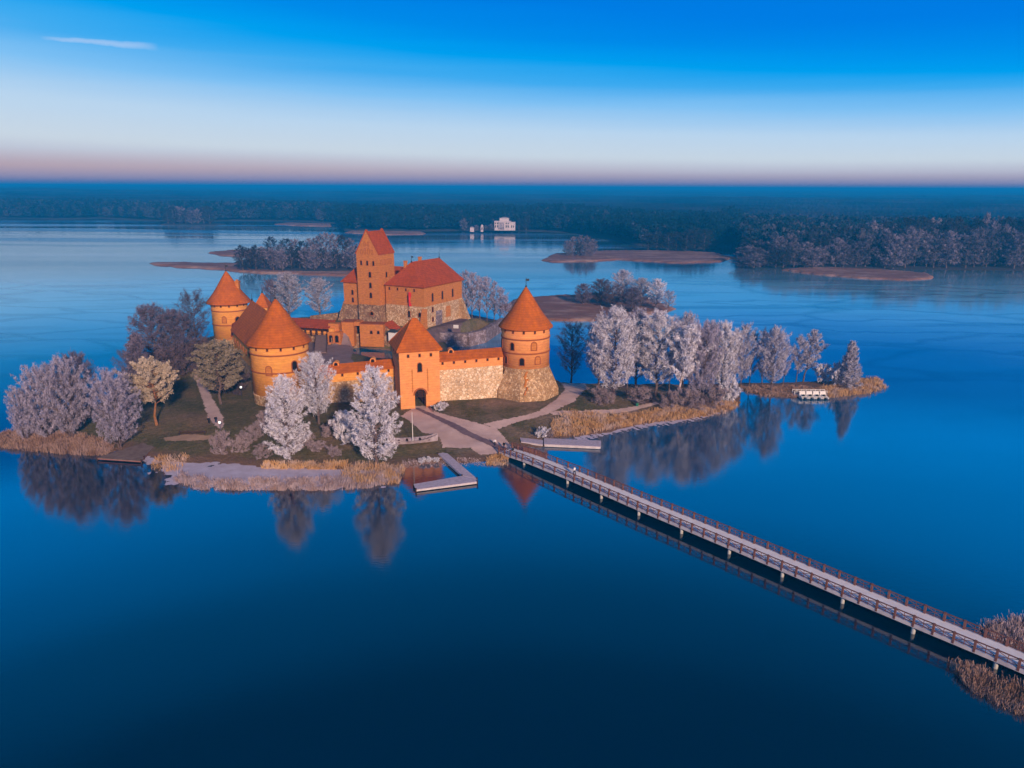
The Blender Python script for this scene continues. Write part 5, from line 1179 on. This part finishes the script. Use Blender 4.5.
for i in range(NB):
    b = pb if i == 0 else copy_tree(pb)
    b.location = (x0_ + 1.2 + i * (Lp - 2.4) / (NB - 1), y0_ - 0.9, 0.05); b.scale = (1.35, 1.25, 1.35)
    tag(b, PBL[i] + ' of the four white pedal boats moored at the spit pontoon', 'boat', 'white pedal boats at the spit')

# sailing boat drawn up on the grass
bx, by, bz = gp(413, 444); sb = empty('sailing_boat', (bx, by, bz + 0.1), math.radians(14)); tag(sb, 'old frosted wooden sailing boat with a bare mast laid up on the grass', 'boat')
m = MB(); n = 14; rings = []
for i in range(n + 1):
    t = i / n; x = -5.4 + 10.8 * t; wv = 1.35 * math.sin(math.pi * min(max(t, 0.03), 0.97)) ** 0.55; sheer = 1.0 + 0.9 * abs(2 * t - 1) ** 2.5
    rings.append([(x, -wv, sheer), (x, -wv * 0.75, 0.35), (x, 0, 0.05 + 0.5 * abs(2 * t - 1) ** 4), (x, wv * 0.75, 0.35), (x, wv, sheer), (x, wv * 0.88, sheer), (x, 0, 0.4 + 0.5 * abs(2 * t - 1) ** 4), (x, -wv * 0.88, sheer)])
vs = [p for r in rings for p in r]; fs = []
for i in range(n):
    for k in range(8): a = i * 8 + k; b = i * 8 + (k + 1) % 8; fs.append((a, b, b + 8, a + 8))
m.add(vs, fs + [tuple(range(8)), tuple(range(n * 8 + 7, n * 8 - 1, -1))]); m.build('hull', HULL, sb, smooth=False)
MB().tube([(0, 0, 0.2), (0, 0, 7.2)], [0.1, 0.05], 8).build('mast', WHITEP, sb)
for x in (-3, -1.2, 1.6, 3.4): MB().box(x - 0.18, x + 0.18, -1.1, 1.1, 0.85, 0.93).build('thwart', WOODD, sb)

# ------------------------------------------------------------------ benches, bin, lamps
def bench(px, py, rz, L, label):
    x, y, z = gp(px, py); b = empty('bench', (x, y, z), rz); tag(b, label, 'bench')
    m = MB(); [m.box(-L / 2, L / 2, -0.25 + k * 0.17, -0.12 + k * 0.17, 0.42, 0.47) for k in range(3)]; m.build('seat', WOODD, b)
    m = MB(); [m.box(-L / 2, L / 2, 0.30, 0.34, 0.58 + k * 0.16, 0.70 + k * 0.16) for k in range(2)]; m.build('backrest', WOODD, b)
    for s_ in (-1, 1): m = MB(); xx = s_ * (L / 2 - 0.25); m.box(xx - 0.05, xx + 0.05, -0.22, -0.14, 0, 0.42); m.box(xx - 0.05, xx + 0.05, 0.26, 0.33, 0, 0.85); m.box(xx - 0.045, xx + 0.045, -0.2, 0.3, 0.36, 0.415); m.build('leg', METAL, b)
bench(192, 435, 0.05, 6.0, 'long dark bench beside the sandy strip on the left lawn')
bench(648, 404, 0.4, 2.6, 'dark bench beside the footpath under the peninsula grove')
x, y, z = gp(637, 406); lb_ = empty('litter_bin', (x, y, z)); tag(lb_, 'green litter bin at the end of the peninsula footpath', 'bin')
MB().lathe([(0.38, 0), (0.42, 0.9)], 14).build('body', GREENP, lb_); MB().lathe([(0.46, 0.9), (0.3, 1.1), (0.05, 1.15)], 14).build('lid', METAL, lb_)
def lamp(px, py, label):
    x, y, z = gp(px, py); o = empty('street_lamp', (x, y, z)); tag(o, label, 'lamp', 'lit lamps beside the left footpath')
    MB().tube([(0, 0, -0.2), (0, 0, 2.9)], [0.07, 0.05], 8).build('post', METAL, o)
    g_ = MB().lathe([(0.06, 2.85), (0.22, 2.95), (0.3, 3.15), (0.22, 3.36), (0.04, 3.42)], 12).build('lamp_globe', LAMPM, o, smooth=True)
    l = bpy.data.lights.new('lamp_light', 'POINT'); l.energy = 25; l.color = (1.0, 0.9, 0.75); l.shadow_soft_size = 0.3
    lo_ = bpy.data.objects.new('lamp_light', l); COL.objects.link(lo_); lo_.parent = o; lo_.location = (0, 0, 3.9)
lamp(221, 436, 'lit globe lamp at the lower end of the left footpath'); lamp(242, 399, 'lit globe lamp on the dark lawn right of the olive pine')

# ------------------------------------------------------------------ people
def skin_mesh(name, verts, edges, radii, mat, parent, root=0):
    me = bpy.data.meshes.new(name); me.from_pydata(verts, edges, []); me.materials.append(mat)
    o = link(name, me, parent); md = o.modifiers.new('skin', 'SKIN'); md.use_smooth_shade = True
    for i, r in enumerate(radii):
        me.skin_vertices[0].data[i].radius = (r, r)
        me.skin_vertices[0].data[i].use_root = (i == root)
    s = o.modifiers.new('sub', 'SUBSURF'); s.levels = 1; s.render_levels = 1
    return o
def person(px, py, rz, coat, trousers, label, stride=0.28, xyz=None):
    x, y, z = xyz if xyz else gp(px, py)
    p = empty('person', (x, y, z), rz); tag(p, label, 'person', 'visitors walking')
    s = stride
    V = [(0, 0, .95), (0, 0, 1.15), (0, 0, 1.38), (0, 0.01, 1.5), (0, 0.02, 1.6), (0, 0.02, 1.72),
         (-.1, 0, .9), (-.11, s * .5, .5), (-.11, s * .6, .08), (-.11, s + .05, .03), (.1, 0, .9), (.11, -s * .3, .48), (.11, -s, .1), (.11, -s + .14, .03),
         (-.19, 0, 1.4), (-.25, -.08, 1.14), (-.25, .02, .92), (-.25, .06, .84), (.19, 0, 1.4), (.25, .08, 1.14), (.25, .2, .93), (.25, .25, .86)]
    Ed = [(0, 1), (1, 2), (2, 3), (3, 4), (4, 5), (0, 6), (6, 7), (7, 8), (8, 9), (0, 10), (10, 11), (11, 12), (12, 13), (2, 14), (14, 15), (15, 16), (16, 17), (2, 18), (18, 19), (19, 20), (20, 21)]
    R_ = [.13, .12, .14, .055, .095, .085, .095, .065, .045, .035, .095, .065, .045, .035, .06, .045, .034, .035, .06, .045, .034, .035]
    V2, E2, R2 = list(V), list(Ed), list(R_)
    for (hb, sx) in ((17, -1), (21, 1)):
        for k in range(5):
            a = len(V2); bx_, by_, bz_ = V[hb]; L = (.07, .085, .09, .08, .065)[k]; oy = (-.03, -.015, 0, .015, .03)[k]
            if k == 0: V2 += [(bx_ - sx * .01, by_ + .045, bz_ - .02), (bx_ - sx * .02, by_ + .06, bz_ - .055)]
            else: V2 += [(bx_, by_ + oy, bz_ - L * .5), (bx_ - sx * .02, by_ + oy + .01, bz_ - L)]
            E2 += [(hb, a), (a, a + 1)]; R2 += [.010, .008]
    skin_mesh('body', V2, E2, R2, SKIN, p)
    skin_mesh('coat', [(0, 0, .84), (0, 0, 1.12), (0, 0, 1.38), (0, 0.01, 1.47), V[14], V[15], V[16], V[18], V[19], V[20]], [(0, 1), (1, 2), (2, 3), (2, 4), (4, 5), (5, 6), (2, 7), (7, 8), (8, 9)], [.2, .18, .19, .09, .095, .075, .06, .095, .075, .06], coat, p)
    skin_mesh('trousers', [V[0], V[6], V[7], V[8], V[10], V[11], V[12]], [(0, 1), (1, 2), (2, 3), (0, 4), (4, 5), (5, 6)], [.15, .12, .09, .07, .12, .09, .07], trousers, p)
    skin_mesh('hair', [(0, -.01, 1.66), (0, -.015, 1.74)], [(0, 1)], [.105, .085], HAIRM, p)
    return p
person(495, 446, 2.4, CLOTHW, CLOTHD, 'person in a white jacket near the island end of the bridge')
person(504, 449, 2.4, CLOTHD, CLOTHB, 'person in dark clothes just behind the one in the white jacket')
person(513, 454, 0.9, CLOTHD, CLOTHD, 'person in dark clothes at the very start of the bridge')
person(209, 424, 0.2, CLOTHD, CLOTHD, 'left of two dark-clad walkers on the left footpath', stride=0.32)
person(216, 423, 0.2, CLOTHD, CLOTHB, 'right of two dark-clad walkers on the left footpath')
person(195, 364, 0.1, CLOTHD, CLOTHD, 'distant dark-clad walker at the top of the left footpath')
person(433, 412, 0.4, CLOTHD, CLOTHD, 'dark-clad person by the right jamb of the gateway')
pv = (near[2] + farp[2]) / 2 + Vector((pp[0][0], pp[0][1], 0)); pv = pv + (near[3] - near[2]) * 0.05
person(0, 0, 0.7, CLOTHW, CLOTHD, 'person in a pale coat crossing the bridge above its second pier', xyz=(pv.x, pv.y, dz_[2] + 0.01))

# ------------------------------------------------------------------ white manor on the far shore
mxy = at(504, 228.3, 6.5)
mn = empty('manor_house', (mxy[0], mxy[1], 6.5), math.radians(-4)); mn.scale = (0.86, 0.86, 0.86); tag(mn, 'white neoclassical manor with column portico on the far shore', 'building')
MB().box(-13.5, 9.0, 0, 14, -3, 9.2).build('wall', PLASTER, mn)
MB().box(9.0, 15.5, 1.5, 12, -3, 8.0).build('side_wing', PLASTER, mn)
m = MB(); m.box(-14.0, 9.4, -0.4, 14.4, 9.2, 9.9); m.box(9.4, 15.9, 1.1, 12.4, 8.0, 8.6); m.build('cornice', PLASTER, mn)
MB().box(-6.5, 6.5, 3.0, 11.0, 9.9, 13.6).build('attic', PLASTER, mn)
m = MB(); m.hip(-6.9, 6.9, 2.6, 11.4, 13.6, -2, 2, 7, 7, 15.2, 0.2); m.build('roof', material('grey_roof', (0.4, 0.34, 0.36), 0.8), mn)
for i in range(4): MB().tube([(-6.3 + i * 2.1, -2.2, -1), (-6.3 + i * 2.1, -2.2, 8.0)], [0.5, 0.42], 12).build('column', PLASTER, mn, smooth=True)
m = MB(); m.box(-7.3, 1.0, -2.9, -0.4, 8.0, 8.8); m.add([(-7.5, -3.0, 8.8), (1.2, -3.0, 8.8), (-3.15, -3.0, 10.8), (-7.5, -0.4, 8.8), (1.2, -0.4, 8.8), (-3.15, -0.4, 10.8)], [(0, 1, 2), (5, 4, 3), (1, 4, 5, 2), (0, 2, 5, 3), (0, 3, 4, 1)]); m.build('pediment', PLASTER, mn)
for x in (-12, -9.2, 3.2, 6.0): window(mn, x, 0, 1.0, fn, 1.4, 3.2, arch=False, frame_mat=PLASTER); window(mn, x, 0, 5.6, fn, 1.3, 2.2, arch=False, frame_mat=PLASTER)
for x in (10.6, 13.4): window(mn, x, 1.5, 1.0, fn, 1.3, 3.0, arch=False, frame_mat=PLASTER)
cxy = at(482, 230, 4.0); ch = empty('chapel', (cxy[0], cxy[1], 4.0)); tag(ch, 'tiny white round-arched pavilion left of the manor', 'building')
ch.scale = (0.75, 0.75, 0.75); MB().box(-2.0, 2.0, 0, 4, -3, 5.6).build('wall', PLASTER, ch); MB().lathe([(2.3, 5.6), (2.2, 6.6), (1.4, 8.0), (0.2, 8.8)], 20, c=(0, 2)).build('roof', PLASTER, ch, smooth=True)
window(ch, 0, 0, 0.3, fn, 1.8, 4.0, frame_mat=PLASTER)
cxy = at(472, 230, 4.0); ou = empty('outbuilding', (cxy[0], cxy[1], 4.0)); tag(ou, 'small pale outbuilding at the far left of the manor', 'building')
ou.scale = (0.75, 0.75, 0.75); MB().box(-3.2, 3.2, 0, 5, -3, 3.4).build('wall', PLASTER, ou); m = MB(); m.hip(-3.6, 3.6, -0.4, 5.4, 3.4, -1.5, 1.5, 2.5, 2.5, 5.2, 0.1); m.build('roof', MATS['grey_roof'], ou)

# ------------------------------------------------------------------ haze
hz = MB().box(-9500, 9500, -400, 13500, -6, 62).mesh('haze', (mh := bpy.data.materials.new('haze_air')))
mh.use_nodes = True; hn, hl = mh.node_tree.nodes, mh.node_tree.links; hn.clear()
pv_ = hn.new('ShaderNodeVolumePrincipled'); pv_.inputs['Color'].default_value = (0.01, 0.44, 0.92, 1); pv_.inputs['Density'].default_value = 0.00042; pv_.inputs['Anisotropy'].default_value = 0.0
ho = hn.new('ShaderNodeOutputMaterial'); hl.new(pv_.outputs[0], ho.inputs['Volume'])
tag(link('haze', hz), kind='stuff')
